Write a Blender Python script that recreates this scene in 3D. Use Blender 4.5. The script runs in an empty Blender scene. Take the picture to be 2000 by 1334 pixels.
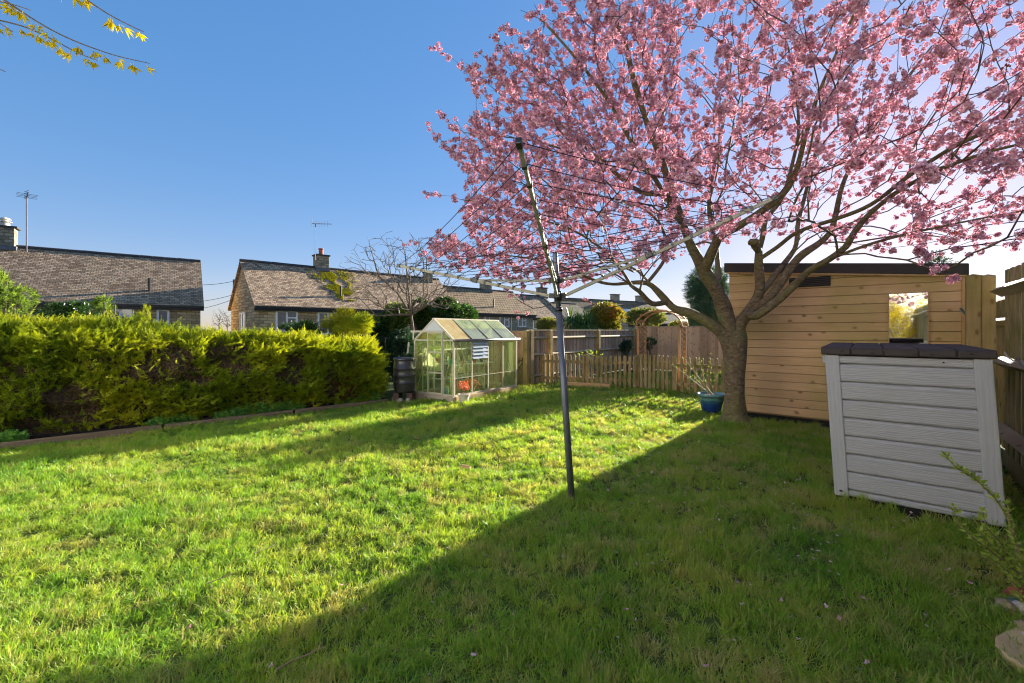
import bpy, math, random
import numpy as np
from mathutils import Vector, Matrix, noise
rng = np.random.default_rng(11); random.seed(11)
F, CX, HY, CH = 850.0, 1000.0, 645.0, 1.4
Z = Vector((0, 0, 1))
COL = bpy.context.scene.collection
def V(*a): return Vector(a)
def W(px, py, Y): return V((px - CX) / F * Y, Y, CH + (HY - py) / F * Y)
def G(px, py):
    Y = F * CH / (py - HY); return V((px - CX) / F * Y, Y, 0)
A = V(.632, .775, 0).normalized(); U = V(.775, -.632, 0).normalized()   # garden axis (away) and across (right)
def L(p, q, z=0.0): return U * p + A * q + Z * z
def uni(a, b): return random.uniform(a, b)

# ------------------------------------------------------------ objects
def tag(o, label=None, cat=None, group=None, kind=None):
    if label: o['label'] = label
    if cat: o['category'] = cat
    if group: o['group'] = group
    if kind: o['kind'] = kind
    return o
def empty(name, loc, label, cat, group=None):
    o = bpy.data.objects.new(name, None); COL.objects.link(o); o.location = loc; o.empty_display_size = .1
    return tag(o, label, cat, group)
def wloc(p):
    l = Vector((0, 0, 0))
    while p is not None: l = l + Vector(p.location); p = p.parent
    return l
def link(name, me, parent=None, loc=None):
    o = bpy.data.objects.new(name, me); COL.objects.link(o)
    if parent is not None: o.parent = parent
    elif loc is not None: o.location = loc
    return o
def frame(d, up=Z):
    d = Vector(d).normalized()
    s = d.cross(up)
    if s.length < 1e-4: s = d.cross(Vector((0, 1, 0)))
    s.normalize(); return d, s, s.cross(d).normalized()
class MB:
    def __init__(s): s.v = []; s.f = []; s.m = []
    def add(s, vs, fs, mi=0):
        b = len(s.v); s.v += [tuple(x) for x in vs]; s.f += [tuple(b + i for i in f) for f in fs]; s.m += [mi] * len(fs); return s
    def box(s, c, size, ax=None, mi=0):
        c = Vector(c); X, Y, ZZ = ax if ax else (V(1, 0, 0), V(0, 1, 0), Z)
        X, Y, ZZ = X * size[0] / 2, Y * size[1] / 2, ZZ * size[2] / 2
        vs = [c + X * i + Y * j + ZZ * k for i in (-1, 1) for j in (-1, 1) for k in (-1, 1)]
        return s.add(vs, [(0, 1, 3, 2), (4, 6, 7, 5), (0, 4, 5, 1), (2, 3, 7, 6), (0, 2, 6, 4), (1, 5, 7, 3)], mi)
    def beam(s, p0, p1, w, h, up=Z, mi=0):
        p0, p1 = Vector(p0), Vector(p1); d, sd, u = frame(p1 - p0, up)
        return s.box((p0 + p1) / 2, ((p1 - p0).length, w, h), (d, sd, u), mi)
    def prism(s, poly, vec, mi=0):
        n = len(poly); vec = Vector(vec); a = [Vector(p) for p in poly]
        vs = a + [p + vec for p in a]
        nrm = (a[1] - a[0]).cross(a[2] - a[0])
        fs = [tuple(range(n)), tuple(range(2 * n - 1, n - 1, -1))] + [(i, i + n, (i + 1) % n + n, (i + 1) % n) for i in range(n)]
        if nrm.dot(vec) > 0: fs = [tuple(reversed(f)) for f in fs]
        return s.add(vs, fs, mi)
    def tube(s, pts, rs, n=8, mi=0, cap=True, jit=0.0):
        pts = [Vector(p) for p in pts]
        if not hasattr(rs, '__len__'): rs = [rs] * len(pts)
        b = len(s.v); ref = None
        for i, p in enumerate(pts):
            d = (pts[min(i + 1, len(pts) - 1)] - pts[max(i - 1, 0)]).normalized()
            if ref is None:
                _, sd, u = frame(d)
            else:
                sd = (ref - d * ref.dot(d)).normalized(); u = sd.cross(d)
            ref = sd
            for k in range(n):
                a = 2 * math.pi * k / n; r = rs[i]
                if jit: r *= 1 + jit * noise.noise(p * 3.1 + sd * math.cos(a) * .8 + u * math.sin(a) * .8)
                s.v.append(tuple(p + sd * math.cos(a) * r + u * math.sin(a) * r))
        for i in range(len(pts) - 1):
            for k in range(n):
                k2 = (k + 1) % n
                s.f.append((b + i * n + k, b + i * n + k2, b + (i + 1) * n + k2, b + (i + 1) * n + k)); s.m.append(mi)
        if cap:
            s.f.append(tuple(b + k for k in reversed(range(n)))); s.m.append(mi)
            e = b + (len(pts) - 1) * n; s.f.append(tuple(e + k for k in range(n))); s.m.append(mi)
        return s
    def lathe(s, c, prof, n=24, mi=0):
        c = Vector(c); b = len(s.v)
        for r, z in prof:
            for k in range(n):
                a = 2 * math.pi * k / n; s.v.append((c.x + r * math.cos(a), c.y + r * math.sin(a), c.z + z))
        for i in range(len(prof) - 1):
            for k in range(n):
                k2 = (k + 1) % n
                s.f.append((b + i * n + k, b + i * n + k2, b + (i + 1) * n + k2, b + (i + 1) * n + k)); s.m.append(mi)
        s.f.append(tuple(b + k for k in reversed(range(n)))); s.m.append(mi)
        e = b + (len(prof) - 1) * n; s.f.append(tuple(e + k for k in range(n))); s.m.append(mi)
        return s
    def build(s, name, mats, parent=None, smooth=False, bevel=0, loc=None, mod=None):
        if not isinstance(mats, (list, tuple)): mats = [mats]
        o0 = wloc(parent) if parent is not None else (Vector(loc) if loc is not None else Vector((0, 0, 0)))
        me = bpy.data.meshes.new(name)
        me.from_pydata([tuple(Vector(v) - o0) for v in s.v], [], s.f)
        for m in mats: me.materials.append(m)
        me.polygons.foreach_set('material_index', s.m)
        if smooth: me.polygons.foreach_set('use_smooth', [True] * len(s.f))
        uv = me.uv_layers.new(name='UVMap').data
        for p in me.polygons:
            n = p.normal
            t = Vector((-n.y, n.x, 0))
            if t.length < .2: t = Vector(A); bt = Vector(U)
            else: t.normalize(); bt = n.cross(t)
            for li in p.loop_indices:
                w = me.vertices[me.loops[li].vertex_index].co + o0
                uv[li].uv = (w.dot(t), w.dot(bt))
        me.update()
        o = link(name, me, parent, loc)
        if bevel:
            b = o.modifiers.new('bevel', 'BEVEL'); b.width = bevel; b.segments = 2; b.limit_method = 'ANGLE'; b.angle_limit = .7
        return o
def np_mesh(name, vs, qs, mi, mats, parent=None, loc=None, smooth=False):
    o0 = wloc(parent) if parent is not None else (Vector(loc) if loc is not None else Vector((0, 0, 0)))
    vs = (np.asarray(vs, dtype=np.float32) - np.array(o0, dtype=np.float32)).astype(np.float32); qs = np.asarray(qs, dtype=np.int32)
    me = bpy.data.meshes.new(name); n = len(qs)
    me.vertices.add(len(vs)); me.vertices.foreach_set('co', vs.ravel())
    me.loops.add(4 * n); me.loops.foreach_set('vertex_index', qs.ravel())
    me.polygons.add(n); me.polygons.foreach_set('loop_start', np.arange(0, 4 * n, 4, dtype=np.int32))
    me.polygons.foreach_set('loop_total', np.full(n, 4, dtype=np.int32))
    for m in (mats if isinstance(mats, (list, tuple)) else [mats]): me.materials.append(m)
    if mi is not None: me.polygons.foreach_set('material_index', np.asarray(mi, dtype=np.int32))
    me.polygons.foreach_set('use_smooth', np.full(n, smooth))
    me.update(calc_edges=True)
    return link(name, me, parent, loc)
# a template is (verts Nx3, quads Mx4, mat M); scatter copies of it into one leaf cloud
def stamp(temps, P, R, S, pick=None):
    vs, qs, ms = [], [], []; off = 0
    P = np.asarray(P, float); N = len(P)
    pick = rng.integers(0, len(temps), N) if pick is None else np.asarray(pick)
    S = np.broadcast_to(np.asarray(S, float).reshape(-1, 1, 1), (N, 1, 1)) if np.ndim(S) else np.full((N, 1, 1), float(S))
    for t, (tv, tq, tm) in enumerate(temps):
        idx = np.nonzero(pick == t)[0]
        if not len(idx): continue
        v = np.einsum('nij,vj->nvi', R[idx], tv) * S[idx] + P[idx][:, None, :]
        q = tq[None] + (np.arange(len(idx)) * len(tv))[:, None, None] + off
        vs.append(v.reshape(-1, 3)); qs.append(q.reshape(-1, 4)); ms.append(np.tile(tm, len(idx))); off += len(idx) * len(tv)
    return np.concatenate(vs), np.concatenate(qs), np.concatenate(ms)
def rot_rand(n):
    q = rng.normal(size=(n, 4)); q /= np.linalg.norm(q, axis=1)[:, None]; w, x, y, z = q.T
    return np.stack([np.stack([1 - 2 * (y * y + z * z), 2 * (x * y - z * w), 2 * (x * z + y * w)], -1),
                     np.stack([2 * (x * y + z * w), 1 - 2 * (x * x + z * z), 2 * (y * z - x * w)], -1),
                     np.stack([2 * (x * z - y * w), 2 * (y * z + x * w), 1 - 2 * (x * x + y * y)], -1)], 1)
def rot_dir(D, twist=None):            # columns: x side, y along D, z up-ish
    D = np.asarray(D, float); D = D / (np.linalg.norm(D, axis=1)[:, None] + 1e-9); n = len(D)
    r = rng.normal(size=(n, 3)) if twist is None else np.tile(np.asarray(twist, float), (n, 1)) + rng.normal(size=(n, 3)) * .35
    s = np.cross(D, r); s /= (np.linalg.norm(s, axis=1)[:, None] + 1e-9); u = np.cross(s, D)
    return np.stack([s, D, u], -1)
def quads(lst, ms=None):
    v = np.array([p for q in lst for p in q], float); q = np.arange(len(v)).reshape(-1, 4)
    return v, q, np.array(ms if ms is not None else [0] * len(lst))
def leaf(l, w, fold=.15): return [(0, 0, 0), (w / 2, l * .42, fold * w), (0, l, -fold * l * .3), (-w / 2, l * .42, fold * w)]
def xf(pts, d, base, side=None):
    d, s, u = frame(d) if side is None else frame(d, side)
    base = Vector(base); return [tuple(base + s * p[0] + d * p[1] + u * p[2]) for p in pts]
def sprig_temp(nl, l, w, length, spread=1.0):   # leaves set round a short stem, along +y
    out = []
    for i in range(nl):
        t = i / max(nl - 1, 1); a = i * 2.4 + uni(-.3, .3); e = spread * (1 - .6 * t)
        d = V(math.cos(a) * e, .55 + .6 * t, math.sin(a) * e); k = uni(.75, 1.15)
        out.append(xf(leaf(l * k, w * k), d, (0, length * t, 0), V(uni(-1, 1), uni(-1, 1), 1)))
    return quads(out)

# ------------------------------------------------------------ materials
def newm(name):
    m = bpy.data.materials.new(name); m.use_nodes = True; m.node_tree.nodes.clear(); return m, m.node_tree
def nd(nt, t, ins=None, **props):
    n = nt.nodes.new('ShaderNode' + t)
    for k, v in props.items(): setattr(n, k, v)
    for k, v in (ins or {}).items():
        if isinstance(v, bpy.types.NodeSocket): nt.links.new(v, n.inputs[k])
        elif v is not None:
            if isinstance(v, (tuple, list)) and len(v) == 3 and n.inputs[k].type == 'RGBA': v = (*v, 1)
            n.inputs[k].default_value = v
    return n
def ramp(nt, fac, stops, interp='LINEAR'):
    n = nt.nodes.new('ShaderNodeValToRGB'); nt.links.new(fac, n.inputs[0]); cr = n.color_ramp; cr.interpolation = interp
    while len(cr.elements) > 1: cr.elements.remove(cr.elements[-1])
    cr.elements[0].position = stops[0][0]; c = stops[0][1]; cr.elements[0].color = (*c, 1) if hasattr(c, '__len__') else (c, c, c, 1)
    for p, c in stops[1:]:
        e = cr.elements.new(p); e.color = (*c, 1) if hasattr(c, '__len__') else (c, c, c, 1)
    return n.outputs[0]
def mix(nt, fac, a, b, mode='MIX'):
    n = nt.nodes.new('ShaderNodeMix'); n.data_type = 'RGBA'; n.blend_type = mode
    for i, v in ((0, fac), (6, a), (7, b)):
        if isinstance(v, bpy.types.NodeSocket): nt.links.new(v, n.inputs[i])
        else: n.inputs[i].default_value = (*v, 1) if hasattr(v, '__len__') else v
    return n.outputs[2]
def math_(nt, op, a, b=0.0, clamp=False):
    n = nt.nodes.new('ShaderNodeMath'); n.operation = op; n.use_clamp = clamp
    for i, v in ((0, a), (1, b)):
        if isinstance(v, bpy.types.NodeSocket): nt.links.new(v, n.inputs[i])
        else: n.inputs[i].default_value = v
    return n.outputs[0]
def noi(nt, vec, scale, detail=3, rough=.55, out=0):
    return nd(nt, 'TexNoise', {'Vector': vec, 'Scale': scale, 'Detail': detail, 'Roughness': rough}).outputs[out]
def mapv(nt, vec, scale=(1, 1, 1), loc=(0, 0, 0)):
    return nd(nt, 'Mapping', {'Vector': vec, 'Scale': scale, 'Location': loc}).outputs[0]
def pos(nt): return nd(nt, 'NewGeometry').outputs['Position']
def isl(nt): return nd(nt, 'NewGeometry').outputs['Random Per Island']
def bump(nt, h, strength=.5, dist=.01):
    return nd(nt, 'Bump', {'Height': h, 'Strength': strength, 'Distance': dist}).outputs[0]
def out(nt, sh): nd(nt, 'OutputMaterial', {'Surface': sh})
def pbsdf(nt, col, rough=.7, normal=None, metal=0.0, spec=.3, **kw):
    ins = {'Base Color': col, 'Roughness': rough, 'Metallic': metal, 'Specular IOR Level': spec}
    if normal is not None: ins['Normal'] = normal
    ins.update(kw); return nd(nt, 'BsdfPrincipled', ins).outputs[0]
def plain(name, c, rough=.6, metal=0.0, spec=.4, var=.25, sc=9.0, bmp=.0):
    m, nt = newm(name); P = pos(nt); f = noi(nt, P, sc, 4)
    col = mix(nt, f, tuple(x * (1 - var) for x in c), tuple(min(1, x * (1 + var)) for x in c))
    out(nt, pbsdf(nt, col, math_(nt, 'ADD', math_(nt, 'MULTIPLY', f, .2), rough - .1), bump(nt, noi(nt, P, sc * 8, 3), bmp, .004) if bmp else None, metal, spec)); return m
def leafm(name, stops, trans=.45, rough=.5, psc=1.2, pamt=.5, tint=(1.25, 1.15, .6), spec=.25):
    m, nt = newm(name); r = isl(nt); f = noi(nt, pos(nt), psc, 3)
    k = math_(nt, 'ADD', math_(nt, 'MULTIPLY', r, 1 - pamt), math_(nt, 'MULTIPLY', math_(nt, 'ADD', math_(nt, 'MULTIPLY', f, 2.2), -.6), pamt), True)
    col = ramp(nt, k, stops)
    tr = nd(nt, 'BsdfTranslucent', {'Color': mix(nt, 1.0, col, tint, 'MULTIPLY')}).outputs[0]
    sh = nd(nt, 'MixShader', {0: trans, 1: pbsdf(nt, col, rough, spec=spec), 2: tr}).outputs[0]
    out(nt, sh); return m
def woodm(name, c1, c2, knot=(.12, .05, .02), vert=False, knots=.5, green=0.0, gcol=(.16, .17, .03), rough=.75, grain=1.0, isv=.35, gsc=1.1):
    m, nt = newm(name); uv = nd(nt, 'UVMap').outputs[0]; r = isl(nt)
    sh = nd(nt, 'CombineXYZ', {0: math_(nt, 'MULTIPLY', r, 37.0), 1: math_(nt, 'MULTIPLY', r, 91.0), 2: 0.0}).outputs[0]
    v = nd(nt, 'VectorMath', {0: uv, 1: sh}, operation='ADD').outputs[0]
    g = noi(nt, mapv(nt, v, (60 * grain, 2.2, 1) if vert else (2.2, 60 * grain, 1)), 1.0, 5, .6)
    big = noi(nt, mapv(nt, v, (3, .7, 1) if vert else (.7, 3, 1)), 1.4, 2)
    k = math_(nt, 'ADD', math_(nt, 'MULTIPLY', g, .75), math_(nt, 'MULTIPLY', big, .5))
    col = ramp(nt, k, [(.35, c2), (.85, c1)])
    col = mix(nt, math_(nt, 'MULTIPLY', math_(nt, 'SUBTRACT', r, .5), isv), col, (.9, .85, .7), 'MULTIPLY') if False else mix(nt, math_(nt, 'MULTIPLY', r, isv), col, tuple(x * .45 for x in c2))
    kv = nd(nt, 'TexVoronoi', {'Vector': mapv(nt, v, (9, 4.6, 1) if vert else (5.2, 7, 1)), 'Scale': 1.0, 'Randomness': 1.0}, feature='F1', voronoi_dimensions='2D')
    kd = kv.outputs['Distance']
    kk = ramp(nt, kd, [(0, 1.0), (.09, 1.0), (.15, .3), (.24, 0.0)])
    sel = math_(nt, 'LESS_THAN', nd(nt, 'SeparateColor', {0: kv.outputs['Color']}).outputs[0], knots)
    kf = math_(nt, 'MULTIPLY', kk, math_(nt, 'MULTIPLY', sel, .62))
    col = mix(nt, kf, col, knot)
    if green:
        gn = noi(nt, pos(nt), gsc, 4, .6)
        gf = math_(nt, 'MULTIPLY', ramp(nt, gn, [(.42, 0.0), (.68, 1.0)]), green)
        col = mix(nt, gf, col, gcol)
    out(nt, pbsdf(nt, col, rough, bump(nt, g, .5, .003), spec=.2)); return m
def bricks(name, c1, c2, mortar, bw, bh, ms=.012, dist=.02, rough=.85, moss=None, mcol=(.12, .13, .01), var=.5, offset=.5, lich=0.0):
    m, nt = newm(name); uv = nd(nt, 'UVMap').outputs[0]
    wob = nd(nt, 'VectorMath', {0: noi(nt, uv, 1.5, 2, out=1), 1: (.5, .5, .5)}, operation='SUBTRACT').outputs[0]
    v = nd(nt, 'VectorMath', {0: uv, 1: nd(nt, 'VectorMath', {0: wob, 'Scale': .05}, operation='SCALE').outputs[0]}, operation='ADD').outputs[0]
    b = nd(nt, 'TexBrick', {'Vector': v, 'Color1': (0, 0, 0), 'Color2': (1, 1, 1), 'Mortar': (.5, .5, .5), 'Scale': 1.0, 'Mortar Size': ms, 'Mortar Smooth': .2, 'Bias': 0.0, 'Brick Width': bw, 'Row Height': bh}, offset=offset)
    f = b.outputs['Fac']; rnd = b.outputs['Color']
    n1 = noi(nt, uv, 14, 4, .65); n2 = noi(nt, uv, 1.2, 3)
    k = math_(nt, 'ADD', math_(nt, 'MULTIPLY', rnd, var), math_(nt, 'ADD', math_(nt, 'MULTIPLY', n1, .55), math_(nt, 'MULTIPLY', n2, .35)))
    col = ramp(nt, k, [(.3, c1), (.95, c2)])
    if lich: col = mix(nt, math_(nt, 'MULTIPLY', ramp(nt, noi(nt, uv, 7, 3, .7), [(.6, 0.0), (.68, 1.0)]), lich), col, (.42, .37, .26))
    col = mix(nt, f, col, mortar)
    if moss is not None:
        mn = noi(nt, pos(nt), .9, 5, .7); col = mix(nt, math_(nt, 'MULTIPLY', ramp(nt, mn, [(moss, 0.0), (moss + .1, 1.0)]), .85), col, mcol)
    h = math_(nt, 'ADD', math_(nt, 'MULTIPLY', math_(nt, 'SUBTRACT', 1.0, f), 1.0), math_(nt, 'MULTIPLY', k, .6))
    out(nt, pbsdf(nt, col, rough, bump(nt, h, .9, dist), spec=.15)); return m
MT = {}
MT['lawn'] = None
def build_mats():
    m, nt = newm('lawn_soil'); P = pos(nt); f = noi(nt, P, 9, 5, .7); g = noi(nt, P, .9, 3)
    col = mix(nt, ramp(nt, g, [(.5, 0.0), (.7, 1.0)]), mix(nt, f, (.04, .06, .015), (.11, .14, .035)), (.14, .12, .045))
    out(nt, pbsdf(nt, col, .95, bump(nt, f, .8, .02), spec=.1)); MT['lawn'] = m
    m, nt = newm('far_ground'); P = pos(nt); col = mix(nt, noi(nt, P, .6, 5, .7), (.03, .05, .015), (.1, .1, .04)); out(nt, pbsdf(nt, col, .95, spec=.1)); MT['ground'] = m
    m, nt = newm('soil'); P = pos(nt); f = noi(nt, P, 22, 6, .75); col = ramp(nt, f, [(.35, (.018, .012, .008)), (.7, (.1, .065, .04))]); out(nt, pbsdf(nt, col, .95, bump(nt, f, 1.0, .03), spec=.1)); MT['soil'] = m
    # grass blades: colour drifts over the lawn, with straw patches
    m, nt = newm('grass_blade'); P = pos(nt); r = nd(nt, 'ObjectInfo').outputs['Random']; ri = isl(nt)
    n1 = noi(nt, P, 1.3, 4, .6); n2 = noi(nt, mapv(nt, P, (1, 1, 1), (7, 3, 1)), 3.4, 4, .65)
    base = ramp(nt, math_(nt, 'ADD', math_(nt, 'MULTIPLY', n1, .9), math_(nt, 'MULTIPLY', math_(nt, 'ADD', r, ri), .14)), [(.3, (.085, .215, .03)), (.46, (.16, .335, .04)), (.62, (.27, .42, .055)), (.8, (.42, .45, .10))])
    sf = ramp(nt, math_(nt, 'ADD', n2, math_(nt, 'ADD', math_(nt, 'MULTIPLY', ri, .16), math_(nt, 'MULTIPLY', math_(nt, 'SUBTRACT', nd(nt, 'SeparateXYZ', {0: P}).outputs[0], .6), .010))), [(.58, 0.0), (.76, 1.0)])
    col = mix(nt, math_(nt, 'MULTIPLY', sf, .75), base, (.52, .44, .22))
    tr = nd(nt, 'BsdfTranslucent', {'Color': mix(nt, 1.0, col, (1.5, 1.35, .5), 'MULTIPLY')}).outputs[0]
    out(nt, nd(nt, 'MixShader', {0: .5, 1: pbsdf(nt, col, .42, spec=.35), 2: tr}).outputs[0]); MT['grass'] = m
    MT['straw'] = leafm('straw_blade', [(0, (.2, .15, .05)), (.6, (.42, .34, .16)), (1, (.5, .42, .24))], .35, .6)
    MT['hedge'] = leafm('hedge_frond', [(0, (.05, .10, .008)), (.3, (.17, .25, .015)), (.65, (.40, .43, .02)), (1, (.62, .56, .05))], .5, .6, 1.1, .55, (1.3, 1.2, .4))
    MT['hedgebrown'] = leafm('hedge_dead_frond', [(0, (.10, .065, .04)), (.6, (.24, .155, .09)), (1, (.38, .26, .15))], .15, .8)
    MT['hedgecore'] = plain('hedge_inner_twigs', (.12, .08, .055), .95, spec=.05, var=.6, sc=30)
    MT['laurel'] = leafm('laurel_leaf', [(0, (.012, .035, .010)), (.6, (.04, .095, .02)), (1, (.15, .22, .045))], .3, .22, 2, .4, (1.3, 1.5, .5), .6)
    MT['bluegreen'] = leafm('blue_green_leaf', [(0, (.012, .035, .02)), (.6, (.035, .085, .05)), (1, (.09, .16, .08))], .25, .4, 2, .4)
    MT['bright'] = leafm('fresh_green_leaf', [(0, (.06, .13, .02)), (.6, (.20, .29, .05)), (1, (.36, .42, .10))], .5, .45, 2, .4)
    MT['golden'] = leafm('golden_frond', [(0, (.12, .16, .01)), (.6, (.33, .33, .015)), (1, (.55, .45, .03))], .4, .6)
    MT['redbush'] = leafm('photinia_leaf', [(0, (.06, .10, .015)), (.45, (.18, .24, .03)), (.7, (.45, .28, .06)), (1, (.6, .24, .07))], .35, .35, 1.6, .5, (1.3, 1.1, .5), .5)
    MT['olive'] = leafm('olive_leaf', [(0, (.1, .12, .03)), (.6, (.28, .29, .08)), (1, (.42, .37, .14))], .35, .6)
    MT['cedar'] = leafm('cedar_needles', [(0, (.03, .075, .04)), (.6, (.08, .16, .085)), (1, (.18, .27, .15))], .2, .6)
    MT['sword'] = leafm('sword_leaf', [(0, (.04, .10, .03)), (.7, (.13, .24, .06)), (1, (.35, .42, .1))], .3, .4)
    MT['herb'] = leafm('herb_leaf', [(0, (.08, .22, .05)), (.6, (.22, .46, .10)), (1, (.36, .6, .16))], .45, .45, 4, .4)
    MT['yellow'] = leafm('forsythia_petal', [(0, (.50, .40, .01)), (.5, (.70, .58, .015)), (1, (.82, .74, .05))], .5, .6, 3, .2, (1.1, 1.0, .5))
    MT['sapleaf'] = leafm('sapling_leaf', [(0, (.2, .3, .04)), (.6, (.38, .5, .1)), (1, (.5, .6, .2))], .45, .5, 3, .2)
    MT['redleaf'] = leafm('red_leaf', [(0, (.3, .03, .02)), (.6, (.6, .1, .05)), (1, (.7, .22, .12))], .5, .5, 3, .2)
    m, nt = newm('blossom_petal'); r = isl(nt); n1 = noi(nt, pos(nt), 5.0, 2)
    k = math_(nt, 'ADD', math_(nt, 'MULTIPLY', r, .55), math_(nt, 'MULTIPLY', n1, .5))
    col = ramp(nt, k, [(.05, (.40, .12, .20)), (.38, (.68, .36, .46)), (.65, (.85, .60, .68)), (.9, (.96, .84, .87))])
    tr = nd(nt, 'BsdfTranslucent', {'Color': mix(nt, 1.0, col, (1.0, .80, .82), 'MULTIPLY')}).outputs[0]
    out(nt, nd(nt, 'MixShader', {0: .5, 1: pbsdf(nt, col, .7, spec=.15), 2: tr}).outputs[0]); MT['petal'] = m
    MT['bud'] = leafm('blossom_bud', [(0, (.12, .02, .02)), (.6, (.3, .06, .06)), (1, (.35, .14, .06))], .2, .6)
    # bark
    m, nt = newm('cherry_bark'); P = pos(nt)
    n1 = noi(nt, mapv(nt, P, (1.3, 1.3, 2.2)), 13, 6, .7); n2 = noi(nt, P, 1.7, 3); n3 = noi(nt, mapv(nt, P, (5, 5, 34)), 2.2, 3, .6)
    col = ramp(nt, n1, [(.3, (.05, .034, .02)), (.52, (.17, .12, .07)), (.78, (.34, .26, .17))])
    col = mix(nt, ramp(nt, n3, [(.62, 0.0), (.72, .6)]), col, (.5, .38, .25))
    col = mix(nt, math_(nt, 'MULTIPLY', ramp(nt, n2, [(.45, 0.0), (.62, 1.0)]), .45), col, (.18, .18, .05))
    hh = math_(nt, 'ADD', math_(nt, 'MULTIPLY', n1, 1.0), math_(nt, 'MULTIPLY', n3, .7))
    out(nt, pbsdf(nt, col, .7, bump(nt, hh, 1.0, .02), spec=.3)); MT['bark'] = m
    MT['twig'] = plain('cherry_twig', (.07, .042, .035), .7, var=.4)
    MT['bareb'] = plain('bare_bark', (.15, .115, .08), .8, var=.5, sc=14, bmp=.5)
    MT['stem'] = plain('brown_stem', (.12, .08, .045), .8)
    MT['palestem'] = plain('pale_stem', (.30, .22, .12), .7)
    MT['cane'] = plain('garden_cane_green', (.04, .11, .08), .5)
    # timber
    MT['shed'] = woodm('shed_cladding', (.72, .47, .26), (.50, .30, .15), (.10, .035, .012), knots=.22, green=.8, gcol=(.33, .29, .07), isv=.22, gsc=.8)
    MT['shedtrim'] = woodm('shed_trim', (.62, .40, .19), (.40, .24, .10), vert=True, knots=.3)
    MT['fence'] = woodm('fence_board', (.62, .49, .37), (.38, .28, .20), vert=True, knots=.25, isv=.6)
    MT['fencewarm'] = woodm('fence_board_warm', (.80, .53, .31), (.52, .32, .17), vert=True, knots=.45, isv=.65)
    MT['fencegreen'] = woodm('fence_board_mossy', (.50, .40, .21), (.27, .21, .10), vert=True, knots=.15, green=.8, gcol=(.15, .15, .03), isv=.3, gsc=1.6)
    MT['post'] = woodm('fence_post', (.66, .48, .22), (.40, .28, .11), vert=True, knots=.4, green=.6, gcol=(.2, .19, .03), gsc=2)
    MT['rail'] = woodm('fence_rail', (.60, .50, .34), (.38, .30, .19), knots=.2, green=.3)
    MT['picket'] = woodm('picket_board', (.56, .42, .21), (.32, .23, .10), vert=True, knots=.3, green=.75, gcol=(.15, .14, .03), isv=.45, gsc=2.5)
    MT['arch'] = woodm('arch_timber', (.62, .34, .15), (.40, .2, .08), vert=True, knots=.15, isv=.2)
    MT['edging'] = woodm('edging_board', (.30, .22, .15), (.15, .10, .06), knots=.2, isv=.3)
    MT['plinth'] = woodm('plinth_board', (.62, .52, .40), (.40, .31, .22), knots=.15, isv=.2)
    MT['offcut'] = woodm('offcut_wood', (.75, .50, .25), (.6, .36, .16), knots=0)
    # buildings
    MT['roof_grey'] = bricks('roof_tiles_grey_brown', (.14, .085, .05), (.58, .40, .25), (.13, .085, .052), .17, .115, .010, .05, moss=.70, lich=.8, var=.55)
    MT['roof_moss'] = bricks('roof_tiles_mossy', (.14, .088, .052), (.60, .42, .27), (.13, .085, .055), .17, .115, .010, .05, moss=.66, lich=.9, var=.55)
    MT['roof_brown'] = bricks('roof_tiles_brown', (.22, .145, .08), (.46, .32, .18), (.05, .035, .02), .24, .28, .02, .05, moss=.72, mcol=(.18, .15, .03), var=.3)
    MT['roof_pale'] = bricks('roof_tiles_pale', (.15, .11, .07), (.33, .25, .16), (.06, .05, .04), .28, .3, .02, .04, var=.3)
    MT['stone'] = bricks('stone_wall', (.24, .165, .085), (.62, .46, .26), (.24, .18, .11), .34, .13, .012, .02, var=.6)
    MT['stonegrey'] = bricks('grey_stone_wall', (.26, .22, .15), (.52, .44, .31), (.2, .18, .14), .3, .12, .01, .015, var=.5)
    MT['chimney'] = bricks('chimney_stone', (.12, .10, .07), (.40, .34, .24), (.2, .17, .12), .26, .13, .014, .02, var=.6)
    MT['ridge'] = plain('ridge_tile', (.06, .055, .055), .8, var=.4)
    MT['moss'] = leafm('moss_clump', [(0, (.16, .16, .01)), (.6, (.42, .40, .02)), (1, (.58, .50, .04))], .25, .9, 3, .3)
    MT['terracotta'] = plain('terracotta', (.42, .13, .07), .8)
    MT['lead'] = plain('lead_flashing', (.12, .13, .15), .6)
    MT['gutter'] = plain('gutter_black', (.02, .02, .022), .4)
    MT['white'] = plain('white_upvc', (.78, .78, .77), .35, var=.05)
    MT['metal'] = plain('galvanised_metal', (.35, .35, .36), .4, .8, var=.15)
    MT['antenna'] = plain('antenna_metal', (.16, .15, .17), .5, .5)
    m, nt = newm('window_pane'); n1 = noi(nt, pos(nt), 1.6, 2); out(nt, pbsdf(nt, mix(nt, n1, (.02, .025, .035), (.12, .13, .16)), .06, spec=.8)); MT['pane'] = m
    m, nt = newm('bright_pane'); out(nt, pbsdf(nt, (.35, .36, .38), .15, spec=.8)); MT['curtain'] = m
    # garden things
    MT['alu'] = plain('aged_aluminium', (.64, .58, .44), .5, .1, var=.2, sc=14)
    MT['plastic_dark'] = plain('dark_plastic', (.022, .024, .027), .32, spec=.5, var=.15)
    MT['butt'] = plain('water_butt_plastic', (.05, .047, .045), .3, spec=.6, var=.2, sc=4)
    MT['brick'] = plain('brick_pier', (.12, .07, .06), .9, var=.4, sc=30)
    MT['ball'] = plain('stone_ball', (.30, .26, .2), .9, var=.35, sc=40, bmp=.6)
    MT['pot'] = plain('stone_pot', (.62, .55, .46), .7, var=.12, bmp=.2)
    MT['compost'] = plain('potting_compost', (.05, .03, .02), .95, var=.5, sc=60, bmp=.8)
    MT['cord'] = plain('airer_cord', (.012, .015, .03), .6)
    MT['pole'] = plain('airer_pole_grey', (.13, .135, .16), .38, .35, var=.12, sc=12)
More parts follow.
